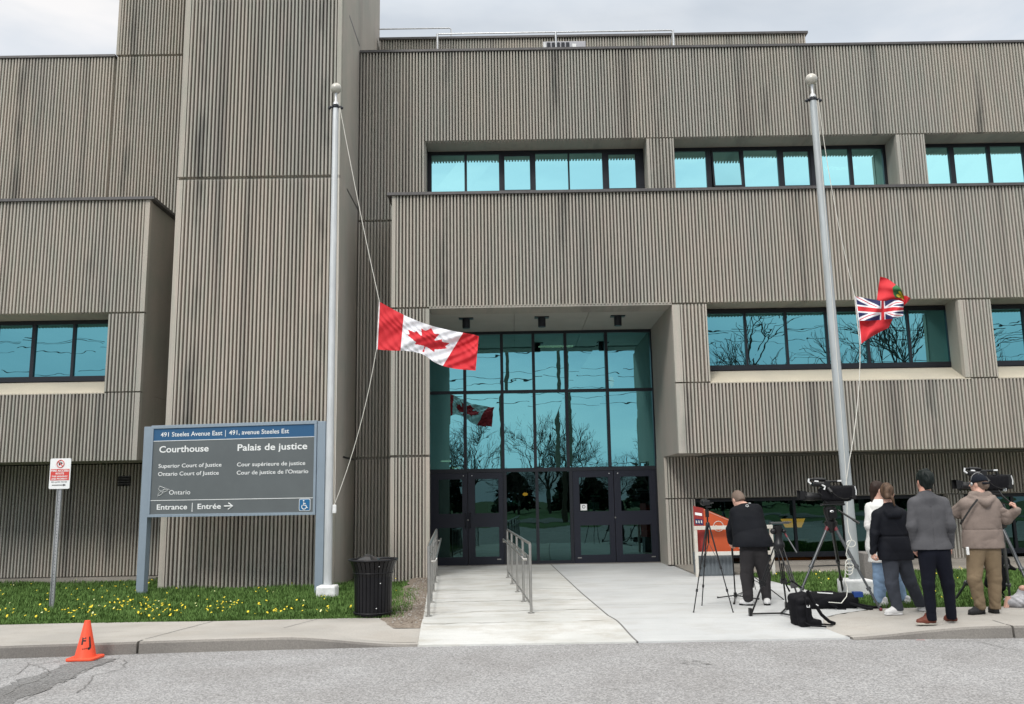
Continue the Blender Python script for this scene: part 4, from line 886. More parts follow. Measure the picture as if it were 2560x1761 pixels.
# low stand the bending man is adjusting
hb = gnd(*c5(482, 1240)); tp = at(*c5(452, 800), hb.y)
t2 = thing('light_stand', 'thin black stand with a flat cross base held by the bending man', 'stand', (hb.x, hb.y, 0))
k = MB(); k.tube([hb+Vector((0, 0, .02)), tp], .011, 8); k.tube([hb+Vector((0, 0, .02)), hb+Vector((0, 0, .09))], .024, 10); k.tube([tp+Vector((0, 0, -.12)), tp+Vector((0, 0, 0))], .016, 8); k.build('pole', 'tri', t2, smooth=50)
for p in ((322, 1238), (688, 1250), (470, 1292), (555, 1188)):
    f = gnd(*c5(*p)); q = MB(); q.tube([hb+Vector((0, 0, .05)), f+Vector((0, 0, .012))], .009, 8); q.tube([f+(hb-f)*.0+Vector((0, 0, .014)), f+(hb-f)*.08+Vector((0, 0, .016))], .016, 8); q.build('base_leg', 'tri', t2, smooth=50)
# second thin stand behind him
hb = gnd(*c5(640, 1215)); t3 = thing('microphone_stand', 'black stand seen between the bending man and the doors, legs spread low', 'stand', (hb.x, hb.y, 0))
k = MB(); tp = at(*c5(632, 900), hb.y); k.tube([hb+Vector((0, 0, .12)), tp], .012, 8); k.tube([hb+Vector((0, 0, .2)), hb+Vector((0, 0, .27))], .024, 10); k.build('pole', 'tri', t3, smooth=50)
for p in ((560, 1300), (900, 1252), (655, 1160)):
    f = gnd(*c5(*p)); q = MB(); q.tube([hb+Vector((0, 0, .24)), hb+(f-hb)*.45+Vector((0, 0, .17))], .006, 6); q.tube([hb+Vector((0, 0, .30)), f+Vector((0, 0, .01))], .008, 6); q.build('stand_leg', 'tri', t3, smooth=50)
# empty video tripod with pan handle
F2 = [gnd(*c5(612, 1392)), gnd(*c5(928, 1338)), gnd(*c5(1095, 1432))]
YA = (F2[0].y+F2[1].y+F2[2].y)/3; ap = at(*c5(858, 770), YA)
t4 = thing('video_tripod', 'black video tripod with twin tube legs and pan handle but no camera', 'tripod', (ap.x, ap.y, 0))
for f in F2: leg(t4, ap+Vector((f.x-ap.x, f.y-ap.y, 0))*.05, f, .012, 'tri', .028)
k = MB(); b_ = F2
ctr = (b_[0]+b_[1]+b_[2])/3+Vector((0, 0, .03))
for f in F2: k.tube([ctr, f+Vector((0, 0, .03))], .012, 6); k.obox(f+Vector((0, 0, .05)), (.018, 0, 0), (0, .03, 0), (0, 0, .05))
k.build('ground_spreader', 'tri', t4)
k = MB(); k.lathe([(.02, -.12), (.05, -.08), (.075, -.02), (.07, .02), (.05, .05), (.045, .16), (.06, .19), (.06, .24), (.04, .25)], tuple(ap), 16); k.ball(tuple(ap+Vector((-.07, -.02, .17))), .04, 12); k.ball(tuple(ap+Vector((.07, -.02, .17))), .03, 12); hd_ = k.build('fluid_head', 'tri', t4, smooth=50)
k = MB(); k.obox(ap+Vector((.02, 0, .275)), (.12, 0, 0), (0, .05, 0), (0, 0, .012)); k.obox(ap+Vector((.12, -.02, .285)), (.05, 0, 0), (0, .03, 0), (0, 0, .008)); k.build('camera_plate', 'trig', t4, bevel=.004)
a = at(*c5(905, 665), YA); b = at(*c5(1012, 840), YA-.25); k = MB(); k.tube([a, a+(b-a)*.25], .012, 8, 0); k.tube([a+(b-a)*.2, b], .010, 8, 1); k.build('pan_handle', ['trir', 'trig'], hd_, smooth=50)
# tall broadcast tripod
F3 = [gnd(*c5(980, 1338)), gnd(*c5(1418, 1205)), gnd(*c6(355, 1345))]
YA = (F3[0].y+F3[2].y)/2+.28; ap = at(*c5(1310, 590), YA)
t5 = thing('broadcast_tripod', 'tall grey and red tripod under the television camera left of the flagpole', 'tripod', (ap.x, ap.y, 0), 0, 'television tripods')
for f in F3: leg(t5, ap+Vector((f.x-ap.x, f.y-ap.y, 0))*.05, f, .018, 'trig' if f is not F3[1] else 'tri', 0, 'trir' if f is F3[2] else 'tri', True)
k = MB(); k.lathe([(.03, -.12), (.06, -.07), (.085, -.01), (.085, .03), (.06, .05), (.07, .10), (.085, .14), (.085, .22), (.06, .24)], tuple(ap), 18); k.obox(ap+Vector((0, -.09, .14)), (.05, 0, 0), (0, .03, 0), (0, 0, .06)); hd_ = k.build('fluid_head', 'tri', t5, smooth=50)
k = MB(); k.ball(tuple(ap+Vector((-.02, -.125, .17))), .022, 10, sc=(1.3, .4, .8)); k.build('level_bubble', 'chrome', hd_, smooth=60)
k = MB(); m0 = ap+(F3[1]-ap)*.55
for f in F3: k.tube([ap+(F3[1]-ap)*.5+Vector((0, -.1, -.05)), ap+(f-ap)*.5], .008, 6)
k.build('mid_spreader', 'tri', t5)
a = at(*c5(1370, 470), YA-.05); b = at(*c6(165, 585), YA-.2); k = MB(); k.tube([a, b], .013, 8); k.tube([a+(b-a)*.72, b], .018, 8); k.build('pan_handle', 'tri', hd_, smooth=50)
TVC = []
def tvcam(name, label, o, sc=1., flip=1, parts=1):
    """shoulder camera side-on: lens at -x, battery at +x"""
    t = thing(name, label, 'video camera', tuple(o))
    o = Vector(o); f = lambda x, y, z: o+Vector((x*flip*sc, y*sc, z*sc))
    k = MB(); k.obox(f(.05, 0, .17), (.19*sc, 0, 0), (0, .06*sc, 0), (0, 0, .085*sc)); k.obox(f(.06, -.065, .15), (.13*sc, 0, 0), (0, .012*sc, 0), (0, 0, .055*sc)); k.obox(f(.02, 0, .06), (.13*sc, 0, 0), (0, .05*sc, 0), (0, 0, .025*sc)); k.obox(f(.0, 0, .02), (.16*sc, 0, 0), (0, .045*sc, 0), (0, 0, .015*sc)); k.build('body', 'cam', t, bevel=.012)
    k = MB(); k.obox(f(.275, 0, .18), (.035*sc, 0, 0), (0, .05*sc, 0), (0, 0, .095*sc)); k.obox(f(.315, 0, .20), (.01*sc, 0, 0), (0, .035*sc, 0), (0, 0, .06*sc)); k.build('battery', 'cam', t, bevel=.008)
    k = MB(); k.lathe([(.045, 0), (.05, .02), (.05, .10), (.057, .11), (.057, .20), (.052, .21), (.06, .25)], (0, 0, 0), 18)
    k.v = [tuple(f(-.13-z, y, .13+x)) for x, y, z in k.v]; k.build('lens', 'cam', t, smooth=40)
    k = MB(); c_ = f(-.41, 0, .15); k.add([c_+Vector((a_*flip*sc, b_*sc, c__*sc)) for a_, b_, c__ in ((.06, -.05, -.045), (.06, .05, -.045), (.06, .05, .05), (.06, -.05, .05), (-.04, -.065, -.055), (-.04, .065, -.055), (-.04, .065, .065), (-.04, -.065, .065))],
                                      [(0, 1, 2, 3), (0, 4, 5, 1), (1, 5, 6, 2), (2, 6, 7, 3), (3, 7, 4, 0)]); k.build('lens_hood', 'cam', t)
    k = MB(); k.tube([f(-.12, 0, .25), f(-.12, 0, .33), f(.13, 0, .33), f(.15, 0, .25)], .016*sc, 8); k.build('carry_handle', 'cam', t, smooth=50)
    k = MB(); k.tube([f(-.10, -.06, .29), f(-.27, -.06, .30)], .035*sc, 12); k.obox(f(-.08, -.06, .29), (.035*sc, 0, 0), (0, .04*sc, 0), (0, 0, .035*sc)); k.tube([f(-.08, -.1, .24), f(-.05, -.14, .18)], .025*sc, 8); k.build('viewfinder', 'cam', t, smooth=50)
    k = MB(); k.tube([f(-.30, -.02, .36), f(-.08, -.02, .355)], .018*sc, 10); k.tube([f(-.24, -.02, .36), f(-.12, -.02, .356)], .026*sc, 10); k.build('microphone', 'cam', t, smooth=50)
    k = MB(); k.tube([f(-.31, -.05, .37), f(-.32, -.05, .33), f(-.29, -.06, .30)], .013*sc, 6); k.tube([f(-.16, -.08, .29), f(-.11, -.09, .26), f(-.13, -.09, .22)], .014*sc, 6); k.tube([f(-.25, -.09, .335), f(-.20, -.09, .33)], .01, 6); k.tube([f(.30, -.05, .26), f(.315, -.05, .20), f(.31, -.05, .14)], .008*sc, 6); k.obox(f(.10, -.05, .335), (.025*sc, 0, 0), (0, .01, 0), (0, 0, .01*sc)); k.build('white_cable_marker', 'white', t, smooth=60)
    TVC.append((t, o, sc)); k = MB()
    for (p, q, r_) in ((f(-.05, -.08, .22), f(.2, -.085, .10), .006), (f(.12, -.07, .30), f(.26, -.07, .12), .006), (f(-.2, -.06, .2), f(.0, -.08, .12), .006)): k.tube(sag(p, q, .05), r_*sc, 5)
    k.build('cable', 'cable', t, smooth=60)
    return t
tvcam('broadcast_camera', 'black television camera on the tall tripod left of the flagpole, lens facing left', ap+Vector((.04, 0, .24)), 1.02)
# coiled white cable from that camera
P = [at(*c5(1450, 400), ap.y-.1), at(*c5(1448, 520), ap.y-.1), at(*c5(1462, 660), ap.y-.15), at(*c5(1490, 735), ap.y-.18)]
def loop(cx__, cy__, rx, ry, n=14, ph=-90):
    return [at(*c5(cx__+rx*math.cos(R(ph+360*i/n)), cy__+ry*math.sin(R(ph+360*i/n))), ap.y-.18-.002*i) for i in range(n+1)]
P += loop(1485, 762, 38, 30)+[at(*c5(1452, 790), ap.y-.19), at(*c5(1440, 860), ap.y-.19), at(*c5(1462, 900), ap.y-.19)]+loop(1473, 932, 38, 38)+loop(1470, 965, 36, 36)+loop(1467, 996, 32, 36)[:-3]+[at(*c5(1432, 1040), ap.y-.19), at(*c5(1430, 1080), ap.y-.19), at(*c5(1455, 1150), ap.y-.2), at(*c5(1445, 1220), ap.y-.2), at(*c5(1400, 1278), ap.y-.25), at(*c5(1290, 1270), ap.y-.3)]
k = MB(); k.tube(P, .006, 6); o = k.build('coiled_cable', 'cablew', None, smooth=60); tag(o, 'white coiled cable hanging from the television camera down to the bags', 'cable')
# operator's tripod at the right edge
ap6 = at(*c6(1400, 560), 11.95); t6 = thing('broadcast_tripod', 'grey tripod half hidden by the man in the brown jacket', 'tripod', (ap6.x, ap6.y, 0), 0, 'television tripods')
for f in (at(*c6(1720, 1170), 11.5), gnd(*c6(998, 1250)), gnd(*c6(1480, 1280))):
    f = Vector((f.x, f.y, .0)); leg(t6, ap6+Vector((0, 0, -.1)), f, .019, 'trig', 0, 'tri', False)
k = MB(); k.lathe([(.05, -.1), (.085, -.02), (.085, .03), (.06, .05), (.08, .12), (.06, .22)], tuple(ap6), 18); k.build('fluid_head', 'tri', t6, smooth=50)
tc6 = tvcam('shoulder_camera', 'black television camera beside the head of the man in the brown jacket', at(*c6(1290, 345), 11.85), 1.0)
k = MB(); k.tube([at(*c6(1375, 300), 11.7), at(*c6(1410, 350), 11.6), at(*c6(1500, 425), 11.35)], .011, 6); k.tube([at(*c6(1400, 405), 11.7), at(*c6(1500, 430), 11.35)], .010, 6); k.build('pan_handle', 'tri', t6, smooth=50)
k = MB(); k.obox(at(*c6(1422, 270), 11.8), (.028, 0, 0), (0, .02, 0), (0, 0, .06)); k.build('side_monitor', 'chrome', tc6, bevel=.01)
k = MB(); k.tube([at(*c6(1290, 190), 11.8), at(*c6(1370, 190), 11.8)], .02, 8); k.ball(tuple(at(*c6(1335, 165), 11.8)), .022, 8); k.build('top_light', 'cam', tc6, smooth=60)
# ================================================================ signed distance modelling (bags, people)
def g3(lo, hi, h):
    ax = [np.arange(lo[i], hi[i]+h, h) for i in range(3)]; X_, Y_, Z_ = np.meshgrid(*ax, indexing='ij'); return np.stack([X_, Y_, Z_], -1), ax
def rc(P, a, b, ra, rb, sy=1., sx=1.):
    a, b = np.array(a, float), np.array(b, float); ab = b-a; L2 = max(1e-9, ab@ab); t = np.clip(((P-a)@ab)/L2, 0, 1); c_ = a+t[..., None]*ab; d = P-c_
    d = d/np.array([sx, sy, 1.]); return np.sqrt((d*d).sum(-1))-(ra+(rb-ra)*t)
def ell(P, c, r): q = (P-np.array(c))/np.array(r); k = np.sqrt((q*q).sum(-1)); return (k-1)*min(r)
def rbox(P, c, h, r): q = np.abs(P-np.array(c))-np.array(h)+r; return np.sqrt((np.maximum(q, 0)**2).sum(-1))+np.minimum(q.max(-1), 0)-r
def smin(a, b, k): h = np.maximum(k-np.abs(a-b), 0)/k; return np.minimum(a, b)-h*h*k*.25
def rot(P, c, ang, ax=2):
    c = np.array(c); q = P-c; s_, c_ = math.sin(-ang), math.cos(-ang); i, j = [(1, 2), (2, 0), (0, 1)][ax]; o = q.copy(); o[..., i] = q[..., i]*c_-q[..., j]*s_; o[..., j] = q[..., i]*s_+q[..., j]*c_; return o+c
def wrinkle(P, amp, fr, seed=0, asp=(1, 1, 1)):
    r_ = np.random.default_rng(seed); d = np.zeros(P.shape[:-1]); Q = P*np.array(asp)
    for i in range(4):
        k1 = r_.normal(size=3); k1 /= np.linalg.norm(k1); k2 = r_.normal(size=3); k2 /= np.linalg.norm(k2); f_ = fr*(1.45**i)
        d += np.sin(f_*(Q@k1)+1.6*np.sin(f_*.6*(Q@k2)+i)+r_.uniform(0, 6))/(1.35**i)
    return amp*d/2.4
def crease(P, amp, fr, seed=0, asp=(1, 1, 1)):
    """cloth folds: rounded pads between sharper valleys"""
    r_ = np.random.default_rng(seed); d = np.zeros(P.shape[:-1]); Q = P*np.array(asp)
    for i in range(3):
        k1 = r_.normal(size=3); k1 /= np.linalg.norm(k1); k2 = r_.normal(size=3); k2 /= np.linalg.norm(k2); f_ = fr*(1.5**i)
        s_ = np.abs(np.sin(f_*.5*(Q@k1)+1.4*np.sin(f_*.45*(Q@k2)+i*2)+r_.uniform(0, 6))); m_ = .5+.5*np.sin(f_*.35*(Q@k2)+i); d -= (np.sqrt(s_+1e-3)-.75)*m_/(1.3**i)
    return amp*d
def nets(D, ax, h):
    """surface nets over a distance grid -> verts, quads"""
    s_ = D < 0; nx_, ny_, nz_ = D.shape
    cs = np.zeros((nx_-1, ny_-1, nz_-1), int)
    for i in (0, 1):
        for j in (0, 1):
            for k in (0, 1): cs += s_[i:nx_-1+i, j:ny_-1+j, k:nz_-1+k]
    act = (cs > 0) & (cs < 8); idx = -np.ones(act.shape, int); ijk = np.argwhere(act); idx[act] = np.arange(len(ijk))
    acc = np.zeros((len(ijk), 3)); cnt = np.zeros(len(ijk)); cor = [(i, j, k) for i in (0, 1) for j in (0, 1) for k in (0, 1)]
    for a in cor:
        for b in cor:
            if sum(abs(a[t]-b[t]) for t in range(3)) == 1 and a < b:
                da = D[ijk[:, 0]+a[0], ijk[:, 1]+a[1], ijk[:, 2]+a[2]]; db = D[ijk[:, 0]+b[0], ijk[:, 1]+b[1], ijk[:, 2]+b[2]]; c_ = (da < 0) != (db < 0)
                t = np.where(c_, da/np.where(c_, da-db, 1), 0); p = np.array(a)[None]+t[:, None]*(np.array(b)-np.array(a))[None]; acc[c_] += p[c_]; cnt[c_] += 1
    v = (ijk+acc/np.maximum(cnt, 1)[:, None])*h+np.array([ax[0][0], ax[1][0], ax[2][0]]); F = []
    for d in range(3):
        o1, o2 = (d+1) % 3, (d+2) % 3; A_ = [slice(0, -1) if t == d else slice(1, -1) for t in range(3)]; B_ = [slice(1, None) if t == d else slice(1, -1) for t in range(3)]
        sa, sb = s_[tuple(A_)], s_[tuple(B_)]; e = np.argwhere(sa != sb)
        if not len(e): continue
        off = np.array([0 if t == d else 1 for t in range(3)]); p = e+off
        e1 = np.zeros(3, int); e1[o1] = 1; e2 = np.zeros(3, int); e2[o2] = 1
        q = [idx[tuple((p-x).T)] for x in (0*e1, e1, e1+e2, e2)]; fl = sa[tuple(e.T)]
        Q = np.stack(q, 1); Q[~fl] = Q[~fl][:, ::-1]; F.append(Q)
    F = np.concatenate(F); F = F[(F >= 0).all(1)]; return v, F[:, ::-1] if False else F
def sdf(name, fn, lo, hi, h, m, parent, sm=True, extra=None):
    P_, ax = g3(lo, hi, h); D_ = fn(P_)
    D_[0], D_[-1] = 1, 1; D_[:, 0], D_[:, -1] = 1, 1; D_[:, :, 0], D_[:, :, -1] = 1, 1
    v, F = nets(D_, ax, h); V = [tuple(p) for p in v]; FF = [tuple(int(i) for i in f) for f in F]
    if extra:
        for ev, ef in extra: k = len(V); V += ev; FF += [tuple(i+k for i in f) for f in ef]
    me = bpy.data.meshes.new(name); me.from_pydata(V, [], FF); me.materials.append(MT[m] if isinstance(m, str) else m); me.polygons.foreach_set('use_smooth', [sm]*len(me.polygons)); me.update()
    o = bpy.data.objects.new(name, me); S.collection.objects.link(o); o.parent = parent; return o, (V, FF)
MT['nylon'] = mat('black_nylon', (.005, .005, .007), .8, bump=.1, bscale=50, spec=.2)
for t, o, sc in TVC:       # padded rain cover over the camera body
    l = o-Vector((LOC[t.name][0].x, LOC[t.name][0].y, LOC[t.name][0].z))
    sdf('rain_cover', lambda P: smin(rbox(P, (l.x+.07, l.y, l.z+.17), (.19, .078, .105), .04), rbox(P, (l.x-.11, l.y, l.z+.16), (.06, .07, .08), .03), .04)+crease(P, .020, 30, 4), [l.x-.3, l.y-.16, l.z-.02], [l.x+.34, l.y+.16, l.z+.36], .011, 'nylon', t)
# backpack leaning on the ground
bp = gnd(*c5(1190, 1460)); BPS = .84; t = thing('backpack', 'black backpack lying on the edge of the new slab', 'backpack', (bp.x-.05, bp.y+.26, H(bp.x, bp.y+.26)-.004), R(8))
def f_(P):
    Q = rot(P, (0, 0, 0), R(-9), 1); Q = rot(Q, (0, 0, 0), R(10), 0)
    d = rbox(Q, (-.02, .08, .22), (.15, .10, .24), .07); d = smin(d, rbox(Q, (-.02, -.04, .18), (.11, .05, .14), .05), .03); d = smin(d, rbox(Q, (.0, -.02, .37), (.10, .05, .04), .03), .03); d = smin(d, rbox(P, (.03, .0, .04), (.17, .12, .045), .03), .05); return d+crease(P, .012, 34, 3)
sdf('bag_body', f_, (-.4, -.25, -.02), (.4, .45, .62), .012, 'nylon', t)
k = MB(); k.tube([(-.16, .12, .47), (-.22, .10, .58), (-.12, .10, .62), (0., .05, .52)], .014, 6); k.tube([(.02, -.08, .50), (.1, -.13, .3), (.18, -.14, .16), (.30, -.12, .06), (.40, -.08, .025)], .024, 6); k.tube([(.12, -.1, .03), (.3, -.16, .02), (.42, -.06, .03)], .013, 6); k.tube([(-.08, -.13, .06), (-.02, -.18, .02), (.10, -.2, .012), (.18, -.26, .012)], .013, 6); k.tube([(-.05, -.12, .42), (-.05, -.16, .2), (-.03, -.12, .05)], .016, 5); k.build('strap', 'nylon', t, smooth=60, local=True)
k = MB(); k.tube([(-.04, -.15, .30), (-.045, -.165, .275), (-.005, -.165, .275), (-.0, -.15, .30)], .006, 5); k.tube([(.10, -.155, .31), (.13, -.16, .29)], .007, 5); k.build('buckle', 'white', t, local=True)
t.scale = (BPS,)*3
# kit bag behind it
kb = gnd(*c5(1340, 1330)); t = thing('kit_bag', 'long black camera kit bag behind the backpack at the foot of the tripod', 'bag', (kb.x, kb.y+.12, H(kb.x, kb.y)))
sdf('bag_body', lambda P: smin(rbox(P, (0, 0, .095), (.34, .15, .095), .07), rbox(P, (-.12, .02, .16), (.2, .11, .05), .04), .05)+crease(P, .016, 24, 5), (-.5, -.3, -.02), (.5, .3, .34), .013, 'nylon', t)
k = MB(); k.tube([(-.1, -.15, .1), (0, -.22, .03), (.02, -.2, .01), (.12, -.22, .012)], .015, 6); k.tube([(.2, -.14, .08), (.34, -.2, .03), (.45, -.28, .015)], .02, 6); k.tube([(.3, -.1, .06), (.5, -.14, .02), (.62, -.16, .02)], .018, 6); k.build('strap', 'nylon', t, smooth=60, local=True)
k = MB(); k.box(.27, .39, -.15, -.05, .15, .22); k.build('blue_pouch', mat('blue_nylon', (.012, .05, .22), .5), t, bevel=.006, local=True)
k = MB(); k.tube([(-.20, -.08, .215), (-.16, -.09, .21), (.0, -.1, .20)], .008, 6); k.build('white_tag', 'white', t, local=True)
# black rain-covered bag hanging at the right edge and things on the ground
hb = gnd(*c6(1440, 1260)); t = thing('hanging_bag', 'black cloth bag with a drooping flap hanging behind the khaki trousers', 'bag', (hb.x+.02, hb.y+.2, 0))
c_ = at(*c6(1440, 1010), hb.y+.2); zc = c_.z
sdf('bag_body', lambda P: smin(rbox(rot(P, (0, 0, zc), R(15), 1), (0, 0, zc), (.13, .09, .25), .06), rc(P, (.0, 0, zc+.16), (.26, 0, zc+.04), .07, .02, 1.2), .06)+crease(P, .022, 22, 8), (-.4, -.3, .1), (.42, .3, 1.1), .014, 'nylon', t)
k = MB(); k.tube([(.0, 0, zc-.2), (.08, -.03, .0)], .02, 8); k.tube([(-.08, -.1, zc-.2), (-.10, -.2, .1), (-.03, -.33, .005)], .013, 6); k.build('strap', 'nylon', t, local=True)
hb = gnd(*c6(1560, 1320)); t = thing('folded_jacket', 'grey and pink jacket heaped on the pavement at the right edge', 'jacket', (hb.x+.13, hb.y+.12, 0))
sdf('cloth', lambda P: smin(ell(P, (0, 0, .06), (.26, .16, .10)), ell(P, (.02, .02, .17), (.09, .08, .09)), .05)+crease(P, .03, 26, 2), (-.4, -.3, -.02), (.4, .3, .34), .012, 'lgrey', t)
k = MB(); k.obox((-.25, -.05, .07), (.025, 0, 0), (0, .02, 0), (.02, 0, .07)); k.ball((.0, -.02, .24), .05, 10, sc=(1.2, 1, .8)); k.build('pink_sleeve', 'skin2', t, smooth=60, local=True)
# ================================================================ PEOPLE
def hand(w, d, n, side, curl=.5, h=.0042):
    """palm, four bent fingers and a thumb; w wrist, d direction, n palm normal, side +1/-1 where the thumb is"""
    w, d, n = Vector(w), Vector(d).normalized(), Vector(n); n = (n-d*n.dot(d)).normalized(); s = d.cross(n)*side
    prims = [(w, w+d*.085, .022, .030, 'p')]
    pts = []
    for i, (o_, ln) in enumerate(((.030, .072), (.010, .080), (-.010, .074), (-.029, .058))):
        a = w+d*.082+s*o_; dd = d; p = [a]; 
        for j, fr in enumerate((.42, .32, .26)):
            ang = curl*(.7, 1.0, .8)[j]*1.25; ax_ = d.cross(n); dd = Matrix.Rotation(-ang if False else ang, 3, ax_) @ dd; a = a+dd*ln*fr; p.append(a)
        pts.append(p)
    th = [w+d*.025+s*.024, w+d*.055+s*.052+n*.012, w+d*.085+s*.056+n*.03]
    allp = [q for p in pts for q in p]+th+[w, w+d*.1]; lo = [min(q[i] for q in allp)-.045 for i in range(3)]; hi = [max(q[i] for q in allp)+.045 for i in range(3)]
    P, ax = g3(lo, hi, h)
    D = rc(P, w-d*.03, w+d*.02, .022, .024)
    for o_ in (-.02, 0, .02): D = smin(D, rc(P, w+d*.015+s*o_*.6, w+d*.08+s*o_*1.35, .015, .0135), .012)
    for p in pts:
        F = rc(P, p[0], p[1], .0092, .0086)
        for a, b in ((1, 2), (2, 3)): F = np.minimum(F, rc(P, p[a], p[b], .0086-.0004*a, .008-.0005*a))
        D = smin(D, F, .003)
    T = np.minimum(rc(P, th[0], th[1], .013, .0105), rc(P, th[1], th[2], .0105, .009)); D = smin(D, T, .008)
    D[0], D[-1] = 1, 1; D[:, 0], D[:, -1] = 1, 1; D[:, :, 0], D[:, :, -1] = 1, 1
    v, F = nets(D, ax, h); return [tuple(p) for p in v], [tuple(int(i) for i in f) for f in F]
def headsdf(P, c, yaw=0., pitch=0., sc=1.):
    Q = rot(P, c, yaw, 2); Q = rot(Q, c, pitch, 0); Q = (Q-np.array(c))/sc
    d = ell(Q, (0, -.012, .022), (.074, .096, .098)); d = smin(d, ell(Q, (0, .030, -.045), (.054, .062, .075)), .04)
    d = smin(d, rc(Q, (0, .088, .012), (0, .108, -.022), .009, .013), .012); d = smin(d, rc(Q, (-.03, .078, .034), (.03, .078, .034), .012, .012), .02)
    d = np.maximum(d, -ell(Q, (.03, .098, .012), (.018, .016, .012))); d = np.maximum(d, -ell(Q, (-.03, .098, .012), (.018, .016, .012)))
    d = smin(d, rc(Q, (-.018, .083, -.055), (.018, .083, -.055), .009, .009), .008); d = smin(d, ell(Q, (0, .070, -.098), (.022, .02, .018)), .02)
    for s in (-1, 1): d = smin(d, ell(Q, (s*.078, -.004, -.005), (.012, .022, .033)), .008)
    return d*sc
def hairsdf(P, c, yaw=0., pitch=0., sc=1., low=-.055, noise=.006, fr=90, bun=None, front=.07):
    Q = rot(P, c, yaw, 2); Q = rot(Q, c, pitch, 0); Q = (Q-np.array(c))/sc
    d = ell(Q, (0, -.018, .030), (.084, .106, .106)); d = smin(d, rc(Q, (0, -.065, -.02), (0, -.06, low+.03), .06, .05), .03)
    if bun: d = smin(d, ell(Q, bun[0], bun[1]), .02)
    d = np.maximum(d, -ell(Q, (0, .10, -.035), (.080, front+.02, .10))); d = np.maximum(d, low-Q[..., 2])
    for s in (-1, 1): d = np.maximum(d, -ell(Q, (s*.088, .004, -.012), (.022, .03, .036)))
    return (d+wrinkle(Q, noise, fr, 4, (1, 1, .5)))*sc
def shoe(parent, heel, toe, m, sole, name='shoe', w=.045, hgt=.07):
    heel, toe = Vector(heel), Vector(toe); heel.z = toe.z = 0; d = toe-heel; u = d.normalized(); a = heel+u*.04; b = toe-u*.04
    lo = [min(a[i], b[i])-.10 for i in (0, 1)]+[-.004]; hi = [max(a[i], b[i])+.10 for i in (0, 1)]+[.16]
    def f(P):
        x = rc(P, (a.x, a.y, .045), (a.x+d.x*.35, a.y+d.y*.35, .045), .045, .046); x = smin(x, rc(P, (a.x+d.x*.3, a.y+d.y*.3, .042), (b.x, b.y, .032), .045, .036), .03); x = smin(x, rc(P, (a.x+.02*u.x, a.y+.02*u.y, .06), (a.x+.05*u.x, a.y+.05*u.y, .10), .04, .036), .02)
        return np.maximum(x, .014-P[..., 2])+wrinkle(P, .0015, 90, 1)
    o, _ = sdf(name, f, lo, hi, .006, m, parent)
    def g(P):
        q = P.copy(); q[..., 2] = 0; x = rc(q, (a.x, a.y, 0), (b.x, b.y, 0), .044, .042); x = np.maximum(x, np.abs(P[..., 2]-.011)-.011); return x
    sdf('sole', g, lo, hi, .006, sole, o)
CM = lambda n, c, **k: MT.setdefault(n, mat(n, c, **({'rough': .9, 'spec': .2, 'bump': .10, 'bscale': 60, 'var': .14, 'vscale': 4}|k)))
def person(label, root, crop, px, g=None):
    """px: dict of joints -> (crop x, crop y, depth offset); returns root and local joints"""
    t = thing('person', label, 'person', (root.x, root.y, H(root.x, root.y)+.004), 0, g); J = {}
    for k, (x, y, dy) in px.items(): J[k] = at(*crop(x, y), root.y+dy)-Vector((root.x, root.y, 0))
    return t, J
def body(t, J, yaw, pitch=0., skin='skin', hands=(), sc=1., hm=.009):
    def f(P):
        d = headsdf(P, J['head'], yaw, pitch, sc)
        n0 = J['head']+Vector((0, -.01, -.05)); d = smin(d, rc(P, n0, J['neck'], .054*sc, .06*sc), .03)
        d = smin(d, rc(P, J['neck'], J['chest'], .055, .07, .8), .04); d = smin(d, rc(P, J['chest'], J['pelvis']+Vector((0, 0, -.02)), .07, .075, .8), .04)
        for s in 'LR':
            for a, b, ra, rb in (('sh', 'el', .042, .034), ('el', 'wr', .034, .024), ('hip', 'kn', .062, .045), ('kn', 'an', .045, .032)): d = smin(d, rc(P, J[a+s], J[b+s], ra, rb), .03)
            d = smin(d, rc(P, J['chest']+Vector((0, 0, .08)), J['sh'+s], .045, .04), .03); d = smin(d, rc(P, J['pelvis'], J['hip'+s], .065, .06), .03)
        return d
    lo = [min(v[i] for v in J.values())-.16 for i in range(3)]; hi = [max(v[i] for v in J.values())+.16 for i in range(3)]; lo[2] = max(lo[2], -.0)
    return sdf('body', f, lo, hi, hm, skin, t, extra=[hand(*a) for a in hands] or None)[0]
def trousers(t, J, m, hipr=.10, top=.0, taper=(.082, .062, .055), seed=1, cuff=.05, amp=.006, hw=.0):
    def f(P):
        pl = J['pelvis']; d = rc(P, J['hipL']+Vector((0, 0, .07)), J['hipR']+Vector((0, 0, .07)), hipr+hw, hipr+hw, .95)
        d = smin(d, rc(P, J['hipL']+Vector((0, 0, .16+top)), J['hipR']+Vector((0, 0, .10+top)), hipr*.86, hipr*.86, .85), .06)
        for s in 'LR':
            e = rc(P, J['hip'+s], J['kn'+s], taper[0]+.015, taper[1]+.006); e = smin(e, rc(P, J['kn'+s], J['an'+s]+Vector((0, 0, -.02)), taper[1]+.006, taper[2]), .03)
            kn, an = J['kn'+s], J['an'+s]; d = smin(d, e, .035)
        z = P[..., 2]; near = np.exp(-((z-J['knL'][2])/.12)**2)+1.3*np.exp(-((z-.12)/.09)**2)+.5
        d = d+wrinkle(P, amp*.4, 20, seed, (.8, .8, 1.1))*near+crease(P, amp*1.15, 30, seed+3, (.8, .8, 1.05))*near
        return np.maximum(d, cuff-z)
    ks = ['hipL', 'hipR', 'knL', 'knR', 'anL', 'anR']; lo = [min(J[k][i] for k in ks)-.2 for i in range(3)]; hi = [max(J[k][i] for k in ks)+.2 for i in range(3)]; lo[2] = 0; hi[2] += .12
    return sdf('trousers', f, lo, hi, .0095, m, t)[0]
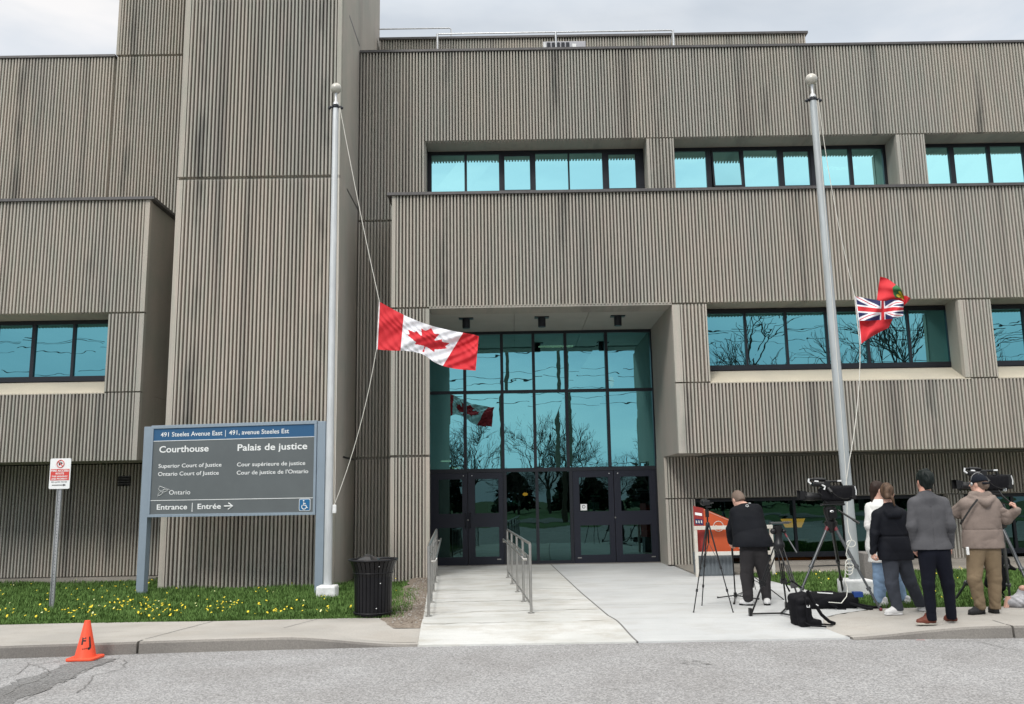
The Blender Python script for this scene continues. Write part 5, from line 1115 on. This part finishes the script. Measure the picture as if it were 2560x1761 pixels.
def jacket(t, J, m, name, hem, shr=.075, chr_=.125, wr_=.115, hemr=.13, arm=(.066, .055, .045), hood=None, seed=2, amp=.006, cut=None, hz=None, fl=.78, cw=.11, collar=True, fn=None, ww=.10, hw=.11, sleeve=.02):
    """torso and sleeves in one cloth; hem = local z of the lower edge"""
    ch, pe, nk = J['chest'], J['pelvis'], J['neck']
    lean = (nk-pe); X = Vector((1, 0, 0))
    def row(f): return pe+(nk-pe)*f
    tw = J['shR']-J['shL']; tw.normalize()
    def f(P):
        d = rc(P, J['shL'], J['shR'], shr, shr, .95)
        c = row(.68); d = smin(d, rc(P, c-tw*cw, c+tw*cw, chr_, chr_, fl), .07)
        c = row(.5); d = smin(d, rc(P, c-tw*(ww+cw)/2, c+tw*(ww+cw)/2, (chr_+wr_)/2, (chr_+wr_)/2, fl+.01), .07)
        c = row(.34); d = smin(d, rc(P, c-tw*ww, c+tw*ww, wr_, wr_, fl+.04), .07)
        c = row(.17); d = smin(d, rc(P, c-tw*ww, c+tw*ww, wr_+.008, wr_+.008, fl+.06), .07)
        c = row(.0); d = smin(d, rc(P, c-tw*hw, c+tw*hw, hemr, hemr, fl+.05), .09)
        c = Vector((pe.x, pe.y, hem)); d = smin(d, rc(P, c-X*hw, c+X*hw, hemr, hemr, fl+.05), .06)
        d = smin(d, rc(P, J['neck']+Vector((0, 0, -.06)), J['neck']+Vector((0, 0, -.015)), .09, .060), .06)
        for s in 'LR':
            d = smin(d, rc(P, J['neck']+Vector((0, 0, -.045)), J['sh'+s]+Vector((0, 0, .0)), .066, shr*.9), .05)
            e = rc(P, J['sh'+s], J['el'+s], arm[0]+.008, arm[1]+.004); e = smin(e, rc(P, J['el'+s], J['wr'+s], arm[1]+.004, arm[2]), .03); e = e+crease(P, amp*1.6, 36, seed+5, (.8, .8, 1.2))
            d = smin(d, e, .011)
        if hood: d = hood(P, d)
        d = d+wrinkle(P, amp*.7, 14, seed, (.9, .9, 1.2))+crease(P, amp*1.9, 17, seed+1, (1, .8, 1.0))
        if fn: d = fn(P, d)
        d = np.maximum(d, np.minimum(hem-P[..., 2], 1) if cut is None else cut(P))
        return d
    ks = ['shL', 'shR', 'elL', 'elR', 'wrL', 'wrR', 'neck', 'pelvis']; lo = [min(J[k][i] for k in ks)-.20 for i in range(3)]; hi = [max(J[k][i] for k in ks)+.16 for i in range(3)]; lo[2] = min(lo[2], hem-.03)
    return sdf(name, f, lo, hi, .0095, m, t)[0]
def cutsleeve(J, hem, s_list='LR', r=.13):
    def c(P):
        q = hem-P[..., 2]
        for s in s_list:       # sleeves may hang lower than the hem
            e = rc(P, J['el'+s], J['wr'+s], r, .065); q = np.minimum(q, np.maximum(e, -1))
        return q
    return c
CM('blazer_grey', (.085, .085, .092)); CM('navy_trousers', (.005, .006, .012)); CM('brown_leather', (.15, .045, .03), rough=.5, bump=.05); CM('sole_pale', (.45, .43, .38), bump=0)
CM('jacket_black', (.005, .006, .010), rough=.75); CM('trousers_grey', (.042, .047, .06)); CM('shoe_white', (.62, .62, .62), rough=.6); CM('jacket_white', (.72, .72, .70)); CM('jeans_light', (.22, .32, .46), var=.12, vscale=8)
CM('fleece_black', (.005, .006, .009), rough=.85); CM('cargo_charcoal', (.030, .028, .030)); CM('jacket_taupe', (.215, .172, .150), rough=.75); CM('khaki', (.195, .145, .092)); CM('shoe_dark', (.03, .03, .032), rough=.6); CM('cap_black', (.010, .013, .02)); CM('sole_black', (.015, .015, .015), bump=0)
CM('hair_black', (.006, .010, .009), rough=.5); CM('hair_brown', (.060, .035, .022), rough=.5, spec=.4); CM('hair_lightbrown', (.085, .052, .033), rough=.5, var=.4, vscale=30, vstretch=(1, 1, .2)); CM('hair_grey', (.17, .125, .10), rough=.7); CM('hair_darkbrown', (.03, .018, .014), rough=.5)
# ---- man in the grey blazer
r0 = gnd(*c6(850, 1455)); r0.z = 0
t, J = person('man in a grey blazer, dark trousers and brown shoes standing at the kerb', r0, c6, dict(
    head=(728, 215, .02), neck=(738, 312, .0), chest=(762, 470, 0), pelvis=(800, 820, 0), shL=(640, 402, 0), shR=(893, 398, 0), elL=(622, 600, -.03), elR=(955, 590, -.03), wrL=(655, 775, .06), wrR=(955, 770, .08),
    hipL=(755, 860, 0), hipR=(880, 860, 0), knL=(765, 1105, -.01), knR=(935, 1100, .02), anL=(795, 1395, .0), anR=(965, 1370, .06)))
hd = ((J['wrL']), (0, .3, -1), (1, 0, 0), 1, .6), ((J['wrR']), (0, .3, -1), (-1, 0, 0), -1, .6)
body(t, J, R(12), skin='skin', hands=hd)
sdf('hair', lambda P: hairsdf(P, J['head']+Vector((0, 0, .012)), R(12), 0, 1.08, -.095, .010, 70), [J['head'][0]-.16, J['head'][1]-.18, J['head'][2]-.16], [J['head'][0]+.16, J['head'][1]+.18, J['head'][2]+.2], .007, 'hair_black', t)
trousers(t, J, 'navy_trousers', .098, taper=(.088, .064, .055), seed=3, amp=.004)
hem = at(*c6(800, 800), r0.y).z
def vent_(P, d):      # centre back vent and seam
    x0 = J['pelvis'][0]-.0; g_ = np.exp(-((P[..., 0]-(x0+(P[..., 2]-hem)*-.02))/.007)**2)*(P[..., 1] < 0); return d+.010*g_*(P[..., 2] < hem+.5)
bl = jacket(t, J, 'blazer_grey', 'blazer', hem, .062, .116, .098, .122, (.064, .055, .045), seed=4, amp=.0045, fn=vent_, cut=cutsleeve(J, hem), cw=.105, ww=.085, hw=.098)
k = MB(); c_ = J['neck']; k.lathe([(.078, -.055), (.080, -.03), (.072, .012), (.066, .013)], (c_.x, c_.y+.005, c_.z-.0), 24); k.build('collar', 'blazer_grey', bl, smooth=60, local=True)
shoe(t, at(*c6(835, 1455), r0.y+.02)-r0, at(*c6(660, 1465), r0.y+.06)-r0, 'brown_leather', 'sole_pale'); shoe(t, at(*c6(1010, 1435), r0.y+.10)-r0, at(*c6(905, 1435), r0.y+.26)-r0, 'brown_leather', 'sole_pale')
# ---- woman in black hooded jacket
r0 = gnd(*c6(560, 1378)); r0.z = 0
t, J = person('woman in a black hooded jacket and grey trousers with tied light brown hair, back turned', r0, c6, dict(
    head=(408, 332, .0), neck=(425, 425, -.01), chest=(440, 560, 0), pelvis=(478, 830, 0), shL=(328, 520, 0), shR=(532, 512, 0), elL=(300, 680, -.02), elR=(582, 670, 0), wrL=(288, 832, .02), wrR=(612, 815, .04),
    hipL=(435, 880, 0), hipR=(540, 880, .02), knL=(450, 1110, .0), knR=(600, 1075, .12), anL=(500, 1325, .0), anR=(695, 1275, .30)))
body(t, J, R(-20), R(0), hands=[(J['wrL'], (-.02, .1, -1), (1, .2, 0), 1, .75), (J['wrR'], (.1, .1, -1), (-1, .2, 0), -1, .8)], skin='skin2', sc=.96)
hc = J['head']
sdf('hair', lambda P: smin(hairsdf(P, hc+Vector((0, 0, .01)), R(-20), 0, 1.0, -.075, .006, 70, ((0, -.11, -.05), (.035, .04, .04))), rc(P, hc+Vector((.01, -.12, -.05)), hc+Vector((.03, -.13, -.15)), .022, .010), .015), [hc[0]-.16, hc[1]-.22, hc[2]-.2], [hc[0]+.16, hc[1]+.18, hc[2]+.18], .007, 'hair_lightbrown', t)
trousers(t, J, 'trousers_grey', .10, taper=(.092, .074, .068), seed=6, amp=.005)
hem = at(*c6(480, 905), r0.y).z
hoodw = lambda P, d: smin(d, smin(rc(P, J['neck']+Vector((-.07, -.075, -.09)), J['neck']+Vector((.07, -.075, -.10)), .045, .045), rc(P, J['neck']+Vector((-.05, -.10, -.14)), J['neck']+Vector((.06, -.10, -.14)), .035, .035), .04), .02)
def waist(P, d): zz = J['pelvis'][2]+.19; return d+.012*np.exp(-((P[..., 2]-zz)/.012)**2)*(np.abs(P[..., 0]-J['pelvis'][0]) < .22)
jacket(t, J, 'jacket_black', 'jacket', hem, .068, .115, .108, .130, (.064, .056, .046), hood=hoodw, seed=9, amp=.006, cut=cutsleeve(J, hem, 'LR'), cw=.075, ww=.07, hw=.09, fl=.85, fn=waist)
shoe(t, at(*c6(540, 1380), r0.y)-r0, at(*c6(388, 1388), r0.y-.02)-r0, 'shoe_white', 'shoe_white'); shoe(t, at(*c6(715, 1335), r0.y+.26)-r0, at(*c6(690, 1310), r0.y+.50)-r0, 'shoe_white', 'shoe_white')
# ---- woman in white jacket and jeans
r0 = gnd(*c6(400, 1310)); r0.z = 0
t, J = person('woman in a white jacket and light blue jeans facing right beside the flagpole', r0, c6, dict(
    head=(334, 305, .0), neck=(326, 395, -.0), chest=(335, 520, .0), pelvis=(355, 800, .0), shL=(270, 450, .02), shR=(410, 450, .0), elL=(252, 610, .0), elR=(440, 600, .08), wrL=(300, 720, .08), wrR=(420, 700, .2),
    hipL=(345, 850, 0), hipR=(400, 850, .05), knL=(350, 1060, .0), knR=(480, 1050, .08), anL=(340, 1265, .0), anR=(545, 1265, .1)))
body(t, J, R(-95), hands=[(J['wrL'], (.4, .5, -.5), (0, -1, 0), 1, .6), (J['wrR'], (.5, .5, .2), (0, 0, -1), 1, .6)], skin='skin2', sc=.95)
hc = J['head']
sdf('hair', lambda P: smin(hairsdf(P, hc+Vector((0, 0, .01)), R(-95), 0, .96, -.09, .003, 55, None, .125), rc(P, hc+Vector((-.09, -.0, -.06)), hc+Vector((-.11, -.02, -.17)), .03, .012), .03), [hc[0]-.22, hc[1]-.18, hc[2]-.24], [hc[0]+.16, hc[1]+.18, hc[2]+.18], .007, 'hair_darkbrown', t)
trousers(t, J, 'jeans_light', .095, taper=(.095, .085, .072), seed=8, amp=.006)
hem = at(*c6(360, 925), r0.y).z
jacket(t, J, 'jacket_white', 'jacket', hem, .066, .12, .115, .135, (.066, .06, .05), seed=13, amp=.009, cw=.05, ww=.05, hw=.06, fl=.95, cut=cutsleeve(J, hem, 'L'))
shoe(t, at(*c6(335, 1290), r0.y)-r0, at(*c6(415, 1325), r0.y-.08)-r0, 'shoe_white', 'shoe_white'); shoe(t, at(*c6(540, 1290), r0.y+.1)-r0, at(*c6(610, 1310), r0.y+.0)-r0, 'shoe_white', 'shoe_white')
# ---- camera operator
r0 = gnd(*c6(1260, 1375)); r0.z = 0
t, J = person('man in a brown hooded jacket, khaki trousers and black cap operating a television camera', r0, c6, dict(
    head=(1200, 248, .03), neck=(1212, 335, .0), chest=(1222, 480, 0), pelvis=(1240, 760, 0), shL=(1100, 425, .0), shR=(1325, 418, 0), elL=(1030, 490, .14), elR=(1440, 540, .02), wrL=(1085, 420, .36), wrR=(1530, 480, -.10),
    hipL=(1180, 830, 0), hipR=(1310, 830, 0), knL=(1165, 1060, -.02), knR=(1340, 1050, .03), anL=(1215, 1290, .0), anR=(1345, 1310, .06)))
body(t, J, R(38), hands=[(J['wrR']+Vector((0, 0, .01)), (-.15, .2, 1), (-.8, .6, 0), 1, 1.0), (J['wrL'], (.4, .6, .5), (.5, 0, -.8), 1, .7)], skin='skin2')
hc = J['head']
sdf('hair', lambda P: np.maximum(hairsdf(P, hc, R(38), 0, 1.0, -.07, .003, 90), P[..., 2]-(hc[2]+.03)), [hc[0]-.16, hc[1]-.18, hc[2]-.16], [hc[0]+.16, hc[1]+.18, hc[2]+.18], .007, 'hair_grey', t)
def capf(P):
    Q = rot(P, hc, R(20), 2)-np.array(hc); d = ell(Q, (0, -.016, .035), (.092, .112, .095)); d = np.maximum(d, .012-Q[..., 2]+Q[..., 1]*.25*-1)
    return smin(d, rc(Q, (-.04, -.115, .01), (.04, -.115, .01), .014, .014, 1.6), .02)
cp_, _ = sdf('cap', capf, [hc[0]-.16, hc[1]-.2, hc[2]-.06], [hc[0]+.16, hc[1]+.2, hc[2]+.18], .007, 'cap_black', t)
k = MB(); k.tube([hc+Vector((.098*math.cos(R(a)), -.01, .03+.115*math.sin(R(a)))) for a in range(10, 171, 16)], .0032, 6); k.ball(tuple(hc+Vector((-.088, .0, .0))), .026, 10, sc=(.5, 1, 1)); k.build('headset', 'galv', t, smooth=60, local=True)
trousers(t, J, 'khaki', .108, taper=(.098, .078, .066), seed=11, amp=.0085)
hem = at(*c6(1240, 805), r0.y).z
nk = J['neck']
hoodo = lambda P, d: smin(np.maximum(d, -1), np.minimum(smin(rc(P, nk+Vector((-.13, -.03, -.04)), nk+Vector((.0, -.13, -.11)), .042, .05), rc(P, nk+Vector((.0, -.13, -.11)), nk+Vector((.15, -.03, -.045)), .05, .042), .03), rc(P, nk+Vector((-.1, -.02, -.01)), nk+Vector((.1, -.02, -.01)), .05, .05)), .015)
def seam(P, d): zz = J['pelvis'][2]+.17; return d+.008*np.exp(-((P[..., 2]-zz)/.008)**2)*(np.abs(P[..., 0]-J['pelvis'][0]) < .24)
jk = jacket(t, J, 'jacket_taupe', 'jacket', hem, .085, .142, .14, .155, (.082, .074, .056), hood=hoodo, seed=17, amp=.008, cut=lambda P: np.minimum(hem-P[..., 2], np.minimum(rc(P, J['elR'], J['wrR'], .14, .075), rc(P, J['elL'], J['wrL'], .14, .075))), cw=.085, ww=.09, hw=.085, fl=.8, fn=seam)
k = MB(); q0, q1 = at(*c6(1192, 382), r0.y-.165)-r0, at(*c6(1068, 560), r0.y-.13)-r0; k.tube([q0, q0+(q1-q0)*.45+Vector((-.012, -.028, .015)), q1], .014, 4); k.tube([q1, q1+Vector((-.012, .05, -.05))], .014, 4); k.build('camera_strap', 'cable', t, smooth=60, local=True)
k = MB(); c_ = at(*c6(1108, 828), r0.y-.11)-r0; k.obox(c_, (.017, 0, 0), (0, .008, 0), (0, 0, .048)); k.build('belt_tag', 'white', t, local=True, bevel=.004)
shoe(t, at(*c6(1250, 1370), r0.y+.06)-r0, at(*c6(1120, 1375), r0.y-.04)-r0, 'shoe_dark', 'sole_black'); shoe(t, at(*c6(1370, 1370), r0.y+.02)-r0, at(*c6(1300, 1365), r0.y+.18)-r0, 'shoe_dark', 'sole_black')
# ---- man bending over the stand
r0 = gnd(*c5(660, 1300)); r0.z = 0
t, J = person('man in a black jacket, charcoal trousers and white trainers bending over a stand', r0, c5, dict(
    head=(503, 385, .38), neck=(560, 440, .28), chest=(595, 560, .17), pelvis=(635, 800, -.02), shL=(495, 500, .26), shR=(655, 480, .2), elL=(440, 640, .30), elR=(690, 640, .30), wrL=(440, 745, .42), wrR=(560, 740, .5),
    hipL=(590, 850, -.02), hipR=(690, 850, -.02), knL=(575, 1040, .03), knR=(730, 1035, .05), anL=(592, 1225, .0), anR=(748, 1220, .06)))
body(t, J, R(22), R(-28), hands=[(J['wrL'], (.15, .5, -.8), (1, .2, 0), 1, .8), (J['wrR'], (-.6, .3, -.5), (0, 0, -1), 1, .8)], skin='skin2')
hc = J['head']
sdf('hair', lambda P: hairsdf(P, hc, R(22), R(-28), 1.0, -.05, .002, 90), [hc[0]-.16, hc[1]-.18, hc[2]-.16], [hc[0]+.16, hc[1]+.18, hc[2]+.18], .007, 'hair_grey', t)
trousers(t, J, 'cargo_charcoal', .108, taper=(.10, .078, .066), seed=21, amp=.0075)
hem = at(*c5(640, 790), r0.y).z
jk = jacket(t, J, 'fleece_black', 'jacket', hem, .095, .155, .15, .165, (.080, .066, .050), seed=25, amp=.006, cut=lambda P: np.minimum(hem-P[..., 2], np.minimum(rc(P, J['elR'], J['wrR'], .12, .07), rc(P, J['elL'], J['wrL'], .12, .07))), cw=.075, ww=.09, hw=.10, fl=.9)
k = MB(); n_ = J['neck']; k.tube([n_+Vector((.075*math.cos(R(a)), -.03+.02*math.sin(R(a)), .02+.02*math.cos(R(a)))) for a in range(-20, 200, 20)], .012, 6); k.build('shirt_collar', 'white', t, smooth=60, local=True)
k = MB(); c_ = at(*c5(583, 435), r0.y)-r0; p_ = (J['neck']+J['chest'])*.5; c_ = at(*c5(583, 436), r0.y+.12)-r0; k.tube([c_+Vector((.022*math.cos(R(a)), 0, .014*math.sin(R(a)))) for a in range(0, 360, 45)], .004, 5, closed=True); k.build('jacket_emblem', 'white', jk, local=True)
shoe(t, at(*c5(635, 1295), r0.y-.02)-r0, at(*c5(515, 1290), r0.y+.08)-r0, 'shoe_white', 'sole_black'); shoe(t, at(*c5(760, 1310), r0.y-.04)-r0, at(*c5(750, 1285), r0.y+.22)-r0, 'shoe_white', 'sole_black')
# ================================================================ BEHIND THE PHOTOGRAPHER (seen mirrored in the glass)
g = MB(); g.quad((-90, -60, -.12), (90, -60, -.12), (90, -9, -.12), (-90, -9, -.12)); struct(g.build('lawn', mat('far_lawn', (.05, .10, .025), .95, var=.3, vscale=.6)))
g = MB(); g.quad((-200, -24, -.10), (200, -24, -.10), (200, -17, -.10), (-200, -17, -.10)); struct(g.build('street', 'asphd'))
def branch(mb, p, d, L_, r, lvl, rg, spread=.55):
    pts = [p]; q = p; dd = d.copy(); n = 3
    for i in range(n): dd = (dd+Vector((rg.normal(0, .12), rg.normal(0, .12), rg.normal(.03, .08)))).normalized(); q = q+dd*L_/n; pts.append(q)
    mb.tube(pts, [r*(1-.35*i/n) for i in range(n+1)], 5 if lvl < 2 else 3)
    if lvl >= 5: return
    for i in range(3 if lvl < 3 else 4):
        a = rg.uniform(0, 6.28); o_ = dd.orthogonal().normalized(); o_ = Matrix.Rotation(a, 3, dd) @ o_; nd = (dd+o_*rg.uniform(spread*.7, spread*1.5)).normalized(); s_ = pts[rg.integers(1, n+1)] if i else q
        branch(mb, s_, nd, L_*rg.uniform(.62, .82), r*.6, lvl+1, rg, spread)
protos = []
for k, (tl, L0, sp_) in enumerate(((2.2, 2.6, .62), (2.6, 3.0, .5), (1.8, 2.2, .75))):
    rg = np.random.default_rng(30+k); t = thing('bare_tree', 'x', 'tree', (0, 0, 0)); m = MB(); m.tube([(0, 0, -.2), (.03, 0, tl*.5), (0, .02, tl)], [.20, .17, .15], 8); m.build('trunk', 'bark', t)
    m = MB(); br = MB()
    for i in range(5): a = i*1.257+rg.uniform(-.3, .3); branch(m, Vector((0, 0, tl-.1-.25*i*.3)), Vector((math.cos(a)*sp_, math.sin(a)*sp_, .9)).normalized(), L0, .09, 1, rg, sp_)
    branch(m, Vector((0, 0, tl)), Vector((0, 0, 1)), L0*1.1, .12, 1, rg, sp_); m.build('crown', 'bark', t); protos.append(t)
ORD = ['first', 'second', 'third', 'fourth', 'fifth', 'sixth', 'seventh', 'eighth', 'ninth', 'tenth', 'eleventh', 'twelfth', 'thirteenth', 'fourteenth', 'fifteenth', 'sixteenth', 'seventeenth', 'eighteenth', 'nineteenth', 'twentieth']
spots = [(14.5, -12, 1.25, 0), (22.5, -13, 1.2, 1), (-7.5, -42, .92, 0), (-12, -44, .8, 2), (-4, -46, .9, 1), (.8, -45, .72, 2), (3.4, -40, .86, 1), (6.2, -43, .95, 0), (10, -44, .7, 2), (17, -40, .95, 1), (13.2, -42, .95, 0), (22, -46, .8, 2), (28, -30, 1.1, 0), (-20, -46, 1.0, 1), (-28, -44, 1., 0), (36, -28, 1.1, 1), (19, -20, 1.05, 2), (-24, -43, .9, 2)]
words_ = ['bare spreading tree on the lawn behind the photographer', 'bare tall tree across the street behind the photographer', 'bare low wide tree across the street behind the photographer']
spots.sort()
for i, (x, y, s_, k) in enumerate(spots):
    c = copy_tree(protos[k]); c.location = (x, y, -.1); c.scale = (s_,)*3; c.rotation_euler = (0, 0, i*1.3); tag(c, words_[k].replace(' behind the photographer', '')+', %s from the west behind the photographer' % ORD[i], 'tree', 'bare trees behind the photographer')
for p in protos:
    for c in list(p.children): bpy.data.objects.remove(c)
    bpy.data.objects.remove(p)
rg = np.random.default_rng(77)
for i in range(17):
    x = -42+i*5.2+rg.uniform(-1.5, 1.5); y = -50+rg.uniform(-2, 2); h_ = rg.uniform(3.2, 5.4); t = thing('conifer', 'dark evergreen, %s from the west in the far row behind the photographer' % ORD[i], 'tree', (x, y, -.1), 0, 'evergreens behind the photographer')
    m = MB(); m.tube([(0, 0, 0), (0, 0, h_*.5)], [.15, .08], 6); m.build('trunk', 'bark', t, local=True)
    m = MB()
    for j in range(1100):
        z = h_*(.08+.9*rg.random()**1.3); rad = (1-(z/h_)**2)*h_*.52*rg.uniform(.3, 1)+.1; a = rg.uniform(0, 6.28); p = Vector((rad*math.cos(a), rad*math.sin(a), z)); s_ = rg.uniform(.2, .45); u = Vector((rg.normal(), rg.normal(), rg.normal()*.5)).normalized()*s_; w = u.orthogonal().normalized()*s_*.5
        m.add([p-u, p+w, p+u, p-w], [(0, 1, 2, 3)])
    m.build('crown', 'crown', t, local=True)
wires = []
for i, x in enumerate((-34, -.7, 3.4, 38)):
    t = thing('utility_pole', ['tall wooden utility pole far left behind the photographer', 'slim wooden utility pole behind the photographer', 'thick wooden utility pole behind the photographer', 'tall wooden utility pole far right behind the photographer'][i], 'utility pole', (x, -15.5, -.1), 0, 'utility poles behind the photographer')
    m = MB(); m.tube([(0, 0, 0), (.12, 0, 12.5)], [.17, .11], 10); m.build('shaft', 'wood', t, local=True, smooth=60); m = MB(); m.box(-1.1, 1.1, -.05, .05, 11.4, 11.52); m.build('crossarm', 'wood', t, local=True)
for wi, (z, y) in enumerate(((11.6, -15.2), (11.6, -15.8), (11.0, -15.5), (9.6, -15.4), (9.1, -15.5), (8.2, -15.6), (7.6, -15.5))):
    m = MB()
    for a, b in ((-90, -34), (-34, -.7), (-.7, 3.4), (3.4, 38), (38, 90)): m.tube(sag((a, y, z), (b, y, z), .25 if b-a > 10 else .02, 10), .018, 4)
    o = m.build('power_line', 'cable'); tag(o, 'sagging overhead cable, %s from the top between the utility poles' % ORD[wi], 'cable', 'overhead cables')
